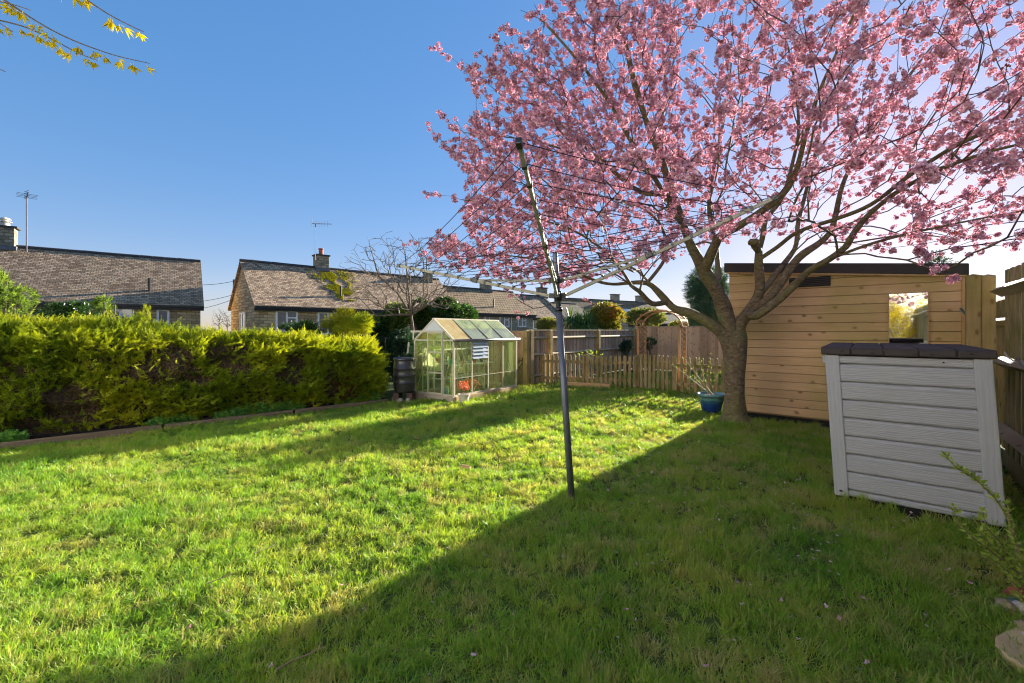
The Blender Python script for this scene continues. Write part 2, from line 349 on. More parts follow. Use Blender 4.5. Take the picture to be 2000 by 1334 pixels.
    MT['arm'] = plain('airer_arm_aluminium', (.36, .33, .25), .6, .1, var=.35, sc=10)
    MT['felt'] = plain('roofing_felt', (.045, .04, .036), .9, var=.3, sc=60, bmp=.5)
    MT['black'] = plain('black_base', (.012, .011, .012), .8)
    MT['lid'] = plain('box_lid_plastic', (.06, .048, .042), .75, spec=.25, var=.2, sc=20, bmp=.15)
    MT['teal'] = plain('teal_plastic', (.03, .35, .30), .4); MT['blue'] = plain('blue_plastic', (.05, .25, .5), .4); MT['orange'] = plain('orange_plastic', (.75, .13, .03), .45); MT['tray'] = plain('white_tray', (.72, .72, .7), .5, var=.08)
    MT['slab'] = plain('sandstone_slab', (.55, .39, .21), .9, var=.4, sc=7, bmp=.5)
    MT['stoneA'] = plain('ochre_stone', (.35, .26, .16), .85, var=.4, sc=25, bmp=.5); MT['stoneB'] = plain('pink_white_stone', (.6, .5, .48), .8, var=.4, sc=22, bmp=.4); MT['stoneC'] = plain('red_brick_piece', (.33, .09, .05), .9, var=.3, sc=30, bmp=.5); MT['stoneD'] = plain('green_grey_stone', (.13, .19, .15), .85, var=.5, sc=20, bmp=.5)
    MT['pebble'] = plain('blue_glass', (.25, .55, .62), .15, spec=.8)
    m, nt = newm('blue_glaze'); P = pos(nt); sx = nd(nt, 'SeparateXYZ', {0: P}).outputs[2]
    f = math_(nt, 'ADD', math_(nt, 'MULTIPLY', sx, 3.2), math_(nt, 'MULTIPLY', noi(nt, P, 6, 4), .5))
    out(nt, pbsdf(nt, ramp(nt, f, [(.3, (.012, .03, .16)), (.75, (.02, .06, .22)), (1.0, (.05, .16, .17)), (1.3, (.12, .25, .26))]), .12, spec=.7)); MT['glaze'] = m
    m, nt = newm('mirror_glass'); out(nt, pbsdf(nt, (.82, .84, .78), .03, metal=1.0)); MT['mirror'] = m
    # light grey resin panelling with an embossed wood grain
    m, nt = newm('resin_panel'); uv = nd(nt, 'UVMap').outputs[0]; r = isl(nt)
    sh = nd(nt, 'CombineXYZ', {0: math_(nt, 'MULTIPLY', r, 31.0), 1: math_(nt, 'MULTIPLY', r, 17.0), 2: 0.0}).outputs[0]
    v = nd(nt, 'VectorMath', {0: uv, 1: sh}, operation='ADD').outputs[0]
    wv = nd(nt, 'TexWave', {'Vector': mapv(nt, v, (.30, 2.6, 1)), 'Scale': 8.0, 'Distortion': 9.0, 'Detail': 2.0, 'Detail Scale': 1.4}, bands_direction='Y').outputs['Fac']
    fn = noi(nt, mapv(nt, v, (6, 160, 1)), 1.0, 4, .6); h = math_(nt, 'ADD', math_(nt, 'MULTIPLY', wv, .6), math_(nt, 'MULTIPLY', fn, .5))
    col = ramp(nt, h, [(.1, (.31, .305, .32)), (.9, (.43, .425, .445))]); col = mix(nt, ramp(nt, noi(nt, pos(nt), 2.2, 4), [(.55, 0.0), (.8, .35)]), col, (.36, .32, .26))
    out(nt, pbsdf(nt, col, .6, bump(nt, h, .4, .004), spec=.25)); MT['resin'] = m
    m, nt = newm('resin_post'); uv = nd(nt, 'UVMap').outputs[0]
    wv = nd(nt, 'TexWave', {'Vector': mapv(nt, uv, (3.0, .35, 1)), 'Scale': 4.0, 'Distortion': 6.0, 'Detail': 3.0, 'Detail Scale': .9}, bands_direction='X').outputs['Fac']
    fn = noi(nt, mapv(nt, uv, (160, 6, 1)), 1.0, 4, .6); h = math_(nt, 'ADD', math_(nt, 'MULTIPLY', wv, .12), math_(nt, 'MULTIPLY', fn, .7))
    out(nt, pbsdf(nt, ramp(nt, h, [(.25, (.35, .345, .36)), (.7, (.46, .455, .475))]), .55, bump(nt, h, .6, .004), spec=.3)); MT['resinpost'] = m
    for nm, al, tc, gl in (('greenhouse_glass', .13, (.93, .97, .82), .9), ('roof_glass', .5, (.75, .8, .7), 1.0)):
        m, nt = newm(nm); n1 = noi(nt, pos(nt), 3.0, 5, .7)
        tp = nd(nt, 'BsdfTransparent', {'Color': tc}).outputs[0]; df = nd(nt, 'BsdfDiffuse', {'Color': (.50, .52, .27)}).outputs[0]; tl = nd(nt, 'BsdfTranslucent', {'Color': (.66, .70, .36)}).outputs[0]
        dirt = nd(nt, 'AddShader', {0: df, 1: tl}).outputs[0]
        a = nd(nt, 'MixShader', {0: math_(nt, 'MULTIPLY', ramp(nt, n1, [(.3, .3), (.7, 1.0)]), al), 1: tp, 2: dirt}).outputs[0]
        fr = math_(nt, 'ADD', math_(nt, 'MULTIPLY', math_(nt, 'POWER', nd(nt, 'LayerWeight', {'Blend': .5}).outputs['Facing'], 3.0), .45), .03)
        out(nt, nd(nt, 'MixShader', {0: math_(nt, 'MULTIPLY', fr, gl), 1: a, 2: nd(nt, 'BsdfGlossy', {'Roughness': .03}).outputs[0]}).outputs[0]); MT[nm] = m
    m, nt = newm('yellowed_sheet'); n1 = noi(nt, pos(nt), 4, 5, .7); c = ramp(nt, n1, [(.3, (.5, .36, .12)), (.7, (.7, .58, .3))])
    out(nt, nd(nt, 'MixShader', {0: .35, 1: pbsdf(nt, c, .4), 2: nd(nt, 'BsdfTranslucent', {'Color': c}).outputs[0]}).outputs[0]); MT['yellowsheet'] = m
    m, nt = newm('pale_sheet'); out(nt, nd(nt, 'MixShader', {0: .5, 1: pbsdf(nt, (.68, .68, .45), .5), 2: nd(nt, 'BsdfTranslucent', {'Color': (.7, .7, .42)}).outputs[0]}).outputs[0]); MT['palesheet'] = m
build_mats()

# ------------------------------------------------------------ branching plants
class Tree:
    def __init__(s): s.p = []; s.par = []; s.r = []; s.pl = []; s.n0 = 0
    def node(s, p, par, r=0.0):
        p = np.array(p, float); s.p.append(p); s.par.append(par); s.r.append(r)
        s.pl.append(0 if par < 0 else s.pl[par] + np.linalg.norm(p - s.p[par])); return len(s.p) - 1
    def limb(s, pts, rs, par=-1):
        ids = []
        for p, r in zip(pts, rs): par = s.node(p, par, r); ids.append(par)
        return ids
    def grow(s, tips, bf=.35, seg=.22, wob=.03, rise=.12, skip=0, ang=.0):
        s.n0 = len(s.p); root = s.p[0]; tips = sorted(tips, key=lambda t: np.linalg.norm(t - root))
        cap = len(s.p) + len(tips) * 30; P = np.zeros((cap, 3)); DR = np.zeros((cap, 3)); PL = np.zeros(cap); n = len(s.p); P[:n] = s.p; PL[:n] = s.pl; PL[:skip] += 50
        for i in range(n):
            if s.par[i] >= 0: q = s.p[i] - s.p[s.par[i]]; DR[i] = q / (np.linalg.norm(q) + 1e-9)
        s.tips = []
        for t in tips:
            d = np.linalg.norm(P[:n] - t, axis=1); cs = np.einsum('ij,ij->i', t - P[:n], DR[:n]) / (d + 1e-6); i = int(np.argmin(d * (1 + ang * (1 - cs)) + bf * PL[:n])); L_ = d[i]
            if L_ > 2.2: continue
            k = max(1, int(round(L_ / seg))); a = s.p[i]; pr = s.par[i]
            dirp = (a - s.p[pr]) if pr >= 0 else np.array([0, 0, 1.]); dirp = dirp / (np.linalg.norm(dirp) + 1e-9)
            c = a + (t - a) * .45 + dirp * L_ * .16 + np.array([0, 0, rise * L_]); par = i
            for j in range(1, k + 1):
                u = j / k; q = a * (1 - u) ** 2 + 2 * u * (1 - u) * c + t * u * u + rng.normal(size=3) * wob * seg * (0 if j == k else 1)
                par = s.node(q, par); P[n] = q; e_ = q - s.p[s.par[par]]; DR[n] = e_ / (np.linalg.norm(e_) + 1e-9); PL[n] = s.pl[-1] + (50 if i < skip else 0) * 0; n += 1
            s.tips.append(par)
    def radii(s, rt=.0025, e=.42, rmax=.05):
        n = len(s.p); s.cnt = np.zeros(n)
        has = np.zeros(n, bool)
        for i in range(n):
            if s.par[i] >= 0: has[s.par[i]] = True
        for i in range(n - 1, -1, -1):
            if not has[i]: s.cnt[i] = max(s.cnt[i], 1)
            if s.par[i] >= 0: s.cnt[s.par[i]] += s.cnt[i]
        s.R = np.minimum(rt * s.cnt ** e, rmax); 
        for i in range(n):
            if s.r[i] > 0: s.R[i] = s.r[i]
        for i in range(n):
            if s.par[i] >= 0 and s.par[i] < s.n0 and i >= s.n0: s.R[i] = min(s.R[i], s.R[s.par[i]] * .8)
            elif s.par[i] >= 0: s.R[i] = min(s.R[i], s.R[s.par[i]])
    def mesh_edges(s, sel, nside):
        a = np.array([s.par[i] for i in sel]); b = np.array(sel); P = np.array(s.p)
        pa, pb = P[a], P[b]; ra, rb = np.minimum(s.R[a], s.R[b] * 1.35), s.R[b]
        d = pb - pa; d /= np.linalg.norm(d, axis=1)[:, None] + 1e-9
        ref = np.where(np.abs(d[:, 2:3]) > .9, np.array([[1., 0, 0]]), np.array([[0, 0, 1.]])); sd = np.cross(d, ref); sd /= np.linalg.norm(sd, axis=1)[:, None]; u = np.cross(sd, d)
        ang = np.arange(nside) * 2 * np.pi / nside; c, sn = np.cos(ang), np.sin(ang)
        ring = sd[:, None] * c[None, :, None] + u[:, None] * sn[None, :, None]
        vs = np.concatenate([pa[:, None] + ring * ra[:, None, None], pb[:, None] + ring * rb[:, None, None]], 1)
        k = np.arange(nside); q = np.stack([k, (k + 1) % nside, (k + 1) % nside + nside, k + nside], -1)
        qs = q[None] + (np.arange(len(b)) * 2 * nside)[:, None, None]
        return vs.reshape(-1, 3), qs.reshape(-1, 4)
def crown_cloud(name, mat, temps, P, D, S, parent=None, loc=None, twist=None):
    v, q, m = stamp(temps, P, rot_dir(D, twist), S); return np_mesh(name, v, q, m, mat, parent, loc)
def blob_points(c, r, n, shell=.55, clump=9, power=.6, zmin=None):
    """points through an uneven clumped crown; returns points and outward directions"""
    c = np.array(c, float); r = np.array(r, float)
    cd = rng.normal(size=(clump, 3)); cd /= np.linalg.norm(cd, axis=1)[:, None]; cc = cd * rng.uniform(.35, .72, (clump, 1)); cr = rng.uniform(.28, .5, clump)
    w = rng.integers(0, clump, n); d = rng.normal(size=(n, 3)); d /= np.linalg.norm(d, axis=1)[:, None]
    p = cc[w] + d * (cr[w] * (shell + (1 - shell) * rng.random(n)) ** power)[:, None]
    P = c + p * r
    D = p * 1.0 + d * .7 + np.array([0, 0, .35]) + rng.normal(size=(n, 3)) * .25
    if zmin is not None: k = P[:, 2] > zmin; P, D = P[k], D[k]
    return P, D
# ------------------------------------------------------------ light, sky, camera
SAZ, SEL = math.atan2(748, 850), math.atan(285 / math.hypot(748, 850))
SUN = V(math.sin(SAZ) * math.cos(SEL), math.cos(SAZ) * math.cos(SEL), math.sin(SEL))
def setup():
    sc = bpy.context.scene
    w = bpy.data.worlds.new('World'); sc.world = w; w.use_nodes = True; nt = w.node_tree; nt.nodes.clear()
    sky = nt.nodes.new('ShaderNodeTexSky'); sky.sky_type = 'NISHITA'; sky.sun_disc = False
    sky.sun_elevation = SEL; sky.sun_rotation = SAZ; sky.altitude = 100; sky.air_density = 1.0; sky.dust_density = .3; sky.ozone_density = 3.0
    gm = nt.nodes.new('ShaderNodeGamma'); gm.inputs[1].default_value = SKG; nt.links.new(sky.outputs[0], gm.inputs[0])
    hs = nt.nodes.new('ShaderNodeHueSaturation'); hs.inputs['Saturation'].default_value = SKS; nt.links.new(gm.outputs[0], hs.inputs['Color'])
    tn = nt.nodes.new('ShaderNodeMix'); tn.data_type = 'RGBA'; tn.blend_type = 'MULTIPLY'; tn.inputs[0].default_value = 1; tn.inputs[7].default_value = (1.02, .93, 1.14, 1); nt.links.new(hs.outputs[0], tn.inputs[6])
    bg = nt.nodes.new('ShaderNodeBackground'); bg.inputs[1].default_value = SKY; nt.links.new(tn.outputs[2], bg.inputs[0])
    o = nt.nodes.new('ShaderNodeOutputWorld'); nt.links.new(bg.outputs[0], o.inputs[0])
    l = bpy.data.lights.new('sun', 'SUN'); l.energy = SUNE; l.angle = math.radians(.6); l.color = (1, .93, .80)
    lo = bpy.data.objects.new('sun', l); COL.objects.link(lo); lo.rotation_euler = SUN.to_track_quat('Z', 'Y').to_euler(); lo.location = SUN * 30
    c = bpy.data.cameras.new('camera'); c.sensor_width = 36; c.lens = F / 2000 * 36; c.shift_y = -(667 - HY) / 2000; c.clip_start = .05; c.clip_end = 2000
    co = bpy.data.objects.new('camera', c); COL.objects.link(co); co.location = (0, 0, CH); co.rotation_euler = (math.pi / 2, 0, 0); sc.camera = co
    vs = sc.view_settings; vs.view_transform = 'Standard'; vs.look = 'None'; vs.exposure = EXPO; vs.gamma = 1
    sc.render.engine = 'CYCLES'; cy = sc.cycles; cy.max_bounces = 8; cy.transparent_max_bounces = 12; cy.diffuse_bounces = 4; cy.glossy_bounces = 3; cy.transmission_bounces = 4; cy.caustics_reflective = False; cy.caustics_refractive = False; cy.use_denoising = DENOISE; cy.filter_width = 1.1
SKY, SUNE, EXPO, DENOISE, SKG, SKS = .114, 5.0, 1.95, True, .36, 2.2
setup()

# ------------------------------------------------------------ ground and lawn
def hgt(x, y):
    return .030 * noise.noise(V(x * .55, y * .55, 3)) + .022 * noise.noise(V(x * 1.7, y * 1.7, 7)) + .016 * noise.noise(V(x * 4.2, y * 4.2, 1))
def flat_sheet(name, x0, x1, y0, y1, z, n, mat, hf=None):
    xs = np.linspace(x0, x1, n); ys = np.linspace(y0, y1, n); X, Y = np.meshgrid(xs, ys)
    Zz = np.full(X.shape, float(z))
    if hf: Zz += np.array([hf(a, b) for a, b in zip(X.ravel(), Y.ravel())]).reshape(X.shape)
    vs = np.stack([X.ravel(), Y.ravel(), Zz.ravel()], -1); i = np.arange(n - 1); I, J = np.meshgrid(i, i); k = (J * n + I).ravel()
    o = np_mesh(name, vs, np.stack([k, k + 1, k + n + 1, k + n], -1), None, mat, smooth=True); o['kind'] = 'structure'; return o
flat_sheet('ground', -400, 400, -60, 740, -.09, 40, MT['ground'])
flat_sheet('lawn', -10, 8, -3, 17, 0, 260, MT['lawn'], hgt)
HP0, HP1 = V(-9.01, 2.91, 0), V(-2.35, 8.5, 0); HD = (HP1 - HP0).normalized(); HN = V(-HD.y, HD.x, 0)    # hedge foot, direction, back
ED0, ED1 = V(-8.6, 2.65, 0), V(-2.35, 8.36, 0); EDD = (ED1 - ED0).normalized()
def side(a, d, x, y): return d.x * (y - a.y) - d.y * (x - a.x)      # > 0: left of the line
b = MB(); N_ = 60
for i in range(N_):
    for j in range(8):
        pass
vs = []; 
for i in range(N_ + 1):
    e = ED0.lerp(ED1, i / N_); h = HP0.lerp(HP1, i / N_) + HN * .5
    for j in range(9):
        p = e.lerp(h, j / 8); vs.append((p.x, p.y, .045 + .02 * noise.noise(p * 5) + (0 if j else -.05)))
k = [(i * 9 + j, (i + 1) * 9 + j, (i + 1) * 9 + j + 1, i * 9 + j + 1) for i in range(N_) for j in range(8)]
o = np_mesh('flower_bed', vs, k, None, MT['soil'], smooth=True); o['kind'] = 'structure'
b = MB(); n = 5
for i in range(n):
    p0, p1 = ED0.lerp(ED1, i / n), ED0.lerp(ED1, (i + 1) / n - .004)
    of = HN * uni(-.02, .02); b.beam(p0 + of + Z * .02, p1 + of + Z * .02, .05, .13)
o = b.build('timber_edging', MT['edging'], bevel=.006, loc=ED0); tag(o, 'low weathered board edging between the lawn and the bed under the hedge', 'lawn edging')

def in_lawn(x, y):
    if side(ED0, EDD, x, y) > -.03: return False
    p = x * U.x + y * U.y; q = x * A.x + y * A.y
    if p > 1.0: return False
    if -.22 < p < .77 and 4.45 < q < 5.84: return False
    if -1.74 < p < .95 and q > 7.72 and q < 10: return False
    return True
def build_grass():
    tc = bpy.data.collections.new('grass_tufts')
    for k in range(7):
        vs, qs, ms = [], [], []; nb = 30
        for i in range(nb):
            r = .036 * math.sqrt(random.random()); a = uni(0, 6.28); bx, by = r * math.cos(a), r * math.sin(a)
            h = uni(.022, .062) * (1.25 if k > 4 else 1); w = uni(.0014, .0026); la = uni(0, 6.28); lean = uni(.15, 1.2) * h
            if random.random() < .12: lean = h * 1.6; h *= .5
            dx, dy = math.cos(la), math.sin(la); wa = uni(0, 6.28); wx, wy = math.cos(wa) * w, math.sin(wa) * w
            pts = [(0, 0), (.35, .5), (.75, .85), (1, 1)]; b0 = len(vs)
            for (l_, t), ww in zip([(0, 0), (.22, .45), (.58, .82), (1.05, 1)], (1, 1, .75, .12)):
                x, y, z = bx + dx * lean * l_, by + dy * lean * l_, h * t
                vs += [(x - wx * ww, y - wy * ww, z), (x + wx * ww, y + wy * ww, z)]
            for s in range(3): qs.append((b0 + 2 * s, b0 + 2 * s + 1, b0 + 2 * s + 3, b0 + 2 * s + 2)); ms.append(1 if i % 13 == 5 else 0)
        me = bpy.data.meshes.new('tuft'); me.from_pydata(vs, [], qs); me.materials.append(MT['grass']); me.materials.append(MT['straw']); me.polygons.foreach_set('material_index', ms)
        tc.objects.link(bpy.data.objects.new('tuft', me))
    pts, rots, scs = [], [], []
    def fill(n, ylo, yhi, s0, xw=1.25):
        for _ in range(n):
            y = uni(ylo, yhi); x = uni(-xw * y - .3, xw * y + .3)
            if not in_lawn(x, y): continue
            g = noise.noise(V(x * 1.6, y * 1.6, 9)); g2 = noise.noise(V(x * 5, y * 5, 2))
            p = x * U.x + y * U.y; lush = 1.15 if (p > -1.0 and y < 6) else .95
            ring = min(math.hypot(x - .48, y - 3.5) / .16, math.hypot(x - 3.27, y - 6.36) / .42, abs(p + .2) / .05 if 4.3 < x * A.x + y * A.y < 5.85 else 9, (4.43 - (x * A.x + y * A.y)) / .06 if -.25 < p < .8 and x * A.x + y * A.y < 4.44 else 9); lush *= 1.7 if ring < 1 else 1
            s = s0 * lush * (1 + .45 * g + .35 * g2) * uni(.75, 1.2)
            pts.append((x, y, hgt(x, y) - .004)); rots.append((uni(-.35, .35), uni(-.35, .35), uni(0, 6.28))); scs.append((s0 * uni(.9, 1.2), s0 * uni(.9, 1.2), max(.3, s)))
    def area(lo, hi, xw=1.25): return xw * (hi * hi - lo * lo) + .6 * (hi - lo)
    for lo, hi, d, s in ((1.2, 2.6, 900, .80), (2.6, 4.0, 620, .88), (4.0, 6.0, 380, 1.0), (6.0, 9.0, 240, 1.15), (9.0, 14.5, 130, 1.4)):
        xw = 1.25 if hi < 9.1 else .55
        fill(int(area(lo, hi, xw) * d), lo, hi, s, xw)
    me = bpy.data.meshes.new('grass'); me.from_pydata(pts, [], [])
    for nm, dat in (('rot', rots), ('sc', scs)):
        at = me.attributes.new(nm, 'FLOAT_VECTOR', 'POINT'); at.data.foreach_set('vector', np.array(dat, dtype=np.float32).ravel())
    o = link('grass', me); o['kind'] = 'stuff'; tag(o, 'uneven green lawn grass with dry straw coloured patches', 'grass')
    ng = bpy.data.node_groups.new('grass_scatter', 'GeometryNodeTree'); ng.interface.new_socket('Geometry', in_out='INPUT', socket_type='NodeSocketGeometry'); ng.interface.new_socket('Geometry', in_out='OUTPUT', socket_type='NodeSocketGeometry')
    gi, go = ng.nodes.new('NodeGroupInput'), ng.nodes.new('NodeGroupOutput'); ip = ng.nodes.new('GeometryNodeInstanceOnPoints'); ci = ng.nodes.new('GeometryNodeCollectionInfo')
    ci.inputs[0].default_value = tc; ci.inputs[1].default_value = True; ci.inputs[2].default_value = True
    def na(nm):
        a = ng.nodes.new('GeometryNodeInputNamedAttribute'); a.data_type = 'FLOAT_VECTOR'; a.inputs[0].default_value = nm; return a.outputs[0]
    ng.links.new(gi.outputs[0], ip.inputs['Points']); ng.links.new(ci.outputs[0], ip.inputs['Instance']); ip.inputs['Pick Instance'].default_value = True
    ng.links.new(na('rot'), ip.inputs['Rotation']); ng.links.new(na('sc'), ip.inputs['Scale']); ng.links.new(ip.outputs[0], go.inputs[0])
    md = o.modifiers.new('scatter', 'NODES'); md.node_group = ng
    print('tufts', len(pts))
build_grass()

# ------------------------------------------------------------ hedge
def build_hedge():
    root = empty('hedge', HP1, 'long shaggy golden green conifer hedge with brown bare patches along the left side', 'hedge')
    Lh = (HP1 - HP0).length
    def top(t): return float(np.interp(t, [.3, .41, .66, .83, .93, 1], [1.48, 1.43, 1.24, 1.16, 1.07, 1.01])) + .06 * noise.noise(V(t * 14, 0, 0)) + .04 * noise.noise(V(t * 45, 0, 3))
    def prof(t, s):      # s 0..1 up the front, 1..2 across the top
        zt = top(t); bulge = .20 * noise.noise(V(t * 14, s * 2.5, 5)) + .13 * noise.noise(V(t * 38, s * 7, 2))
        if s < 1: off = -.16 * math.sin(s * math.pi * .8) + .22 * s * s + bulge; z = .08 + s * (zt - .16)
        else: a = s - 1; off = .12 + a * .95; z = zt - .08 + .08 * math.sin(min(1, a * 3) * 1.57) + bulge * .5
        e = max(0, (t * Lh - (Lh - .55)) / .55)                # round off the far end
        return HP0 + HD * (t * Lh - e * e * .18) + HN * (off + e * e * .45) + Z * (z - e * e * .06)
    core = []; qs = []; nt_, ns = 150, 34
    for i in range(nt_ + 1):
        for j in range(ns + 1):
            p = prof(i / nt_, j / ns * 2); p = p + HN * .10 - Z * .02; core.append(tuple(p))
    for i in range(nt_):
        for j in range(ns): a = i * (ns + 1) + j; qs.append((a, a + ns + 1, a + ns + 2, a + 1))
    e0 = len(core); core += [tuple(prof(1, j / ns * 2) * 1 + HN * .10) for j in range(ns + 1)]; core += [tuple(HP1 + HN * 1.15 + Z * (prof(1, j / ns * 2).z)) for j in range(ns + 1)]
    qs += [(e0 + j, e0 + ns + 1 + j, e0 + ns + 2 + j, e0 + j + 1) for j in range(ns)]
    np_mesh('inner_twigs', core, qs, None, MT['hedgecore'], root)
    pats = [(135, 792, 62, 36), (330, 715, 56, 40), (448, 690, 46, 38), (560, 735, 26, 20), (255, 735, 24, 16), (645, 748, 16, 30), (575, 708, 20, 20), (60, 830, 30, 12), (235, 655, 22, 10), (390, 745, 20, 12)]
    temps = []
    for k in range(6):
        q = []; n = 8; bend = uni(-.3, .3)
        for i in range(n):
            t = i / n; l = .045 * (1 - t * .75) * uni(.7, 1.2)
            for sg in (-1, 1):
                q.append(xf(leaf(l, .010), V(sg * .75 + bend * t, .75, uni(-.2, .2)), (bend * t * .03, .10 * t, 0)))
        q.append(xf(leaf(.04, .01), V(bend, 1, 0), (bend * .03, .10, 0))); temps.append(quads(q))
    P, D, S, br, P2 = [], [], [], [], []
    n = 32000
    for _ in range(n):
        t = random.random() ** .8; s = random.random() ** .85 * 1.6
        if t < .22 and random.random() < .7: continue
        p = prof(t, s); 
        px, py = CX + F * p.x / p.y, HY - F * (p.z - CH) / p.y
        inb = .92 * min((((px - a) / c) ** 2 + ((py - b_) / d) ** 2 for a, b_, c, d in pats)) + .5 * noise.noise(p * 6)
        nn = (-HN if s < 1 else Z).copy()
        if t > .955: nn = (nn + HD * 1.2)
        d = nn * uni(.35, 1.0) + Z * uni(-.1, .9) + HD * uni(-.7, .8)
        dens = noise.noise(p * 2.3)
        if inb < 1.0 and s < 1.1:
            if random.random() < .93:
                br.append((tuple(p + HN * .07), tuple(d), uni(.4, .75))); continue
        sc = uni(.7, 1.15)
        if dens < -.25 and s < 1 and random.random() < .5: continue
        if random.random() < .02: sc *= 1.5; p = p + nn * .05
        P.append(tuple(p + nn * uni(-.08, .09))); D.append(tuple(d)); S.append(sc)
    # long stray shoots that stick out of the face and the top
    for _ in range(1000):
        t = uni(.3, .985); s = random.choice([uni(.2, 1), uni(.85, 1.4), uni(.9, 1.3)]); p = prof(t, s); px, py = CX + F * p.x / p.y, HY - F * (p.z - CH) / p.y
        if s < 1.1 and min((((px - a) / c) ** 2 + ((py - b_) / d_) ** 2 for a, b_, c, d_ in pats)) < 1.5 and random.random() < .85: continue
        d = (-HN * uni(.4, 1.1) + Z * uni(.0, 1.0) + HD * uni(-.8, 1.0)).normalized(); l = uni(.12, .32)
        for i in range(int(l / .022)):
            u = i * .022; P.append(tuple(p + d * u)); D.append(tuple(d + HD * uni(-.5, .5) + Z * uni(-.4, .4))); S.append(.75 * (1.1 - u / l * .6))
    for c, hh, ww in ((286, .24, .06), (275, .14, .08), (170, .07, .1)):       # upright pale shoots on the top
        g = W(c, 625, 6.4)
        for i in range(45):
            u = random.random(); P.append((g.x + uni(-ww, ww) * (1 - u), g.y + uni(-.05, .05), g.z - .05 + hh * u)); D.append((uni(-.5, .5), uni(-.5, .5), 1)); S.append(.8 - u * .3)
    crown_cloud('foliage', MT['hedge'], temps, P, D, S, root)
    B = list(zip(*br)); crown_cloud('dead_foliage', MT['hedgebrown'], temps, B[0], B[1], B[2], root)
    # reddish dead shoots
    P3 = [];
    for _ in range(160):
        p = prof(.895 + .012 * random.gauss(0, 1), .45 + .22 * random.gauss(0, 1)); P3.append(tuple(p - HN * .03))
    crown_cloud('rusty_foliage', MT['rust'], temps, P3, [tuple(-HN + V(uni(-.5, .5), uni(-.5, .5), uni(-.2, 1))) for _ in P3], .9, root)
MT['rust'] = leafm('rusty_frond', [(0, (.12, .03, .012)), (1, (.28, .09, .03))], .2, .8)
build_hedge()

# low leafy plants in the bed
hs = [sprig_temp(9, .035, .03, .05, 1.3) for _ in range(4)]
def herb(p0, p1, w, h, n, lab):
    P, D = [], []
    c = (Vector(p0) + Vector(p1)) / 2
    for _ in range(n):
        t = random.random(); q = Vector(p0).lerp(Vector(p1), t) + HN * uni(-w, w); k = math.sin(t * 3.14) ** .4
        P.append((q.x, q.y, .04 + uni(.0, 1) * h * k * (.6 + .6 * abs(noise.noise(q * 6))))); D.append((uni(-1, 1), uni(-1, 1), 1.2))
    o = crown_cloud('leafy_clump', MT['herb'], hs, P, D, uni(.9, 1.2), None, loc=c, twist=(0, 0, 1)); tag(o, lab, 'plant', 'leafy clumps under the hedge')
def edg(px):   # point just behind the edging below a pixel column
    r = (px - CX) / F; t = (r * ED0.y - ED0.x) / (EDD.x - r * EDD.y); return ED0 + EDD * t + HN * .16
herb(edg(-10), edg(42), .08, .13, 200, 'small green leafy clump under the hedge at the left edge of the photo')
herb(edg(291), edg(388), .08, .12, 330, 'bright green leafy clump under the brown patches in the middle of the hedge')
herb(edg(422), edg(596), .10, .17, 700, 'longest bright green leafy clump at the foot of the hedge')
herb(edg(662), edg(706), .08, .12, 170, 'small leafy clump at the hedge foot just left of the hedge end')
herb(edg(704), edg(744), .10, .22, 260, 'taller leafy clump at the far end of the hedge nearest the water butt')

# ------------------------------------------------------------ timber: fences, gate, arch
def clip(poly, f):      # keep f>=0 in 2D
    o = []
    for i in range(len(poly)):
        a, b_ = poly[i], poly[(i + 1) % len(poly)]; fa, fb = f(a), f(b_)
        if fa >= 0: o.append(a)
        if (fa >= 0) != (fb >= 0): t = fa / (fa - fb); o.append((a[0] + (b_[0] - a[0]) * t, a[1] + (b_[1] - a[1]) * t))
    return o
def closeboard(root, p0, p1, z0, z1, mat, bw=.1, back=None, step=None, ztop2=None):
    p0, p1 = Vector(p0), Vector(p1); d = (p1 - p0); n_ = max(1, int(d.length / bw)); d.normalize(); s = back
    b = MB(); w = (p1 - p0).length / n_
    for i in range(n_):
        zt = z1 + ((ztop2 - z1) * i / n_ if ztop2 else 0) + uni(-.006, .006); c = p0 + d * w * (i + .5) + s * (.02 if i % 2 else .0)
        b.box(c + Z * (z0 + zt) / 2, (w * 1.12, .014, zt - z0), (d, d.cross(Z) * -1, Z))
    return b.build('boards', mat, root)
def rail(root, p0, p1, z, off, mat, w=.07, tri=True):
    b = MB(); p0, p1 = Vector(p0) + Z * z, Vector(p1) + Z * z; d, sd, u = frame(p1 - p0); o = off.normalized()
    b.prism([p0 - Z * w * .55, p0 + o * w * .8, p0 + Z * w * .55] if tri else [p0 - Z * w / 2, p0 - Z * w / 2 + o * .035, p0 + Z * w / 2 + o * .035, p0 + Z * w / 2], p1 - p0)
    return b.build('rail', mat, root)
def post(root, p, w, z1, mat, ax=None, cap=.02, name='post', z0=-.05):
    b = MB(); X, Y = ax if ax else (U, A); p = Vector(p); h = w / 2
    b.box(p + Z * (z0 + z1 - cap) / 2, (w, w, z1 - cap - z0), (X, Y, Z))
    if cap:
        q = p + Z * (z1 - cap); c = [q - X * h - Y * h, q + X * h - Y * h, q + X * h + Y * h, q - X * h + Y * h]; b.add(c + [q + Z * cap], [(0, 1, 4), (1, 2, 4), (2, 3, 4), (3, 0, 4)])
    return b.build(name, mat, root, bevel=.004)
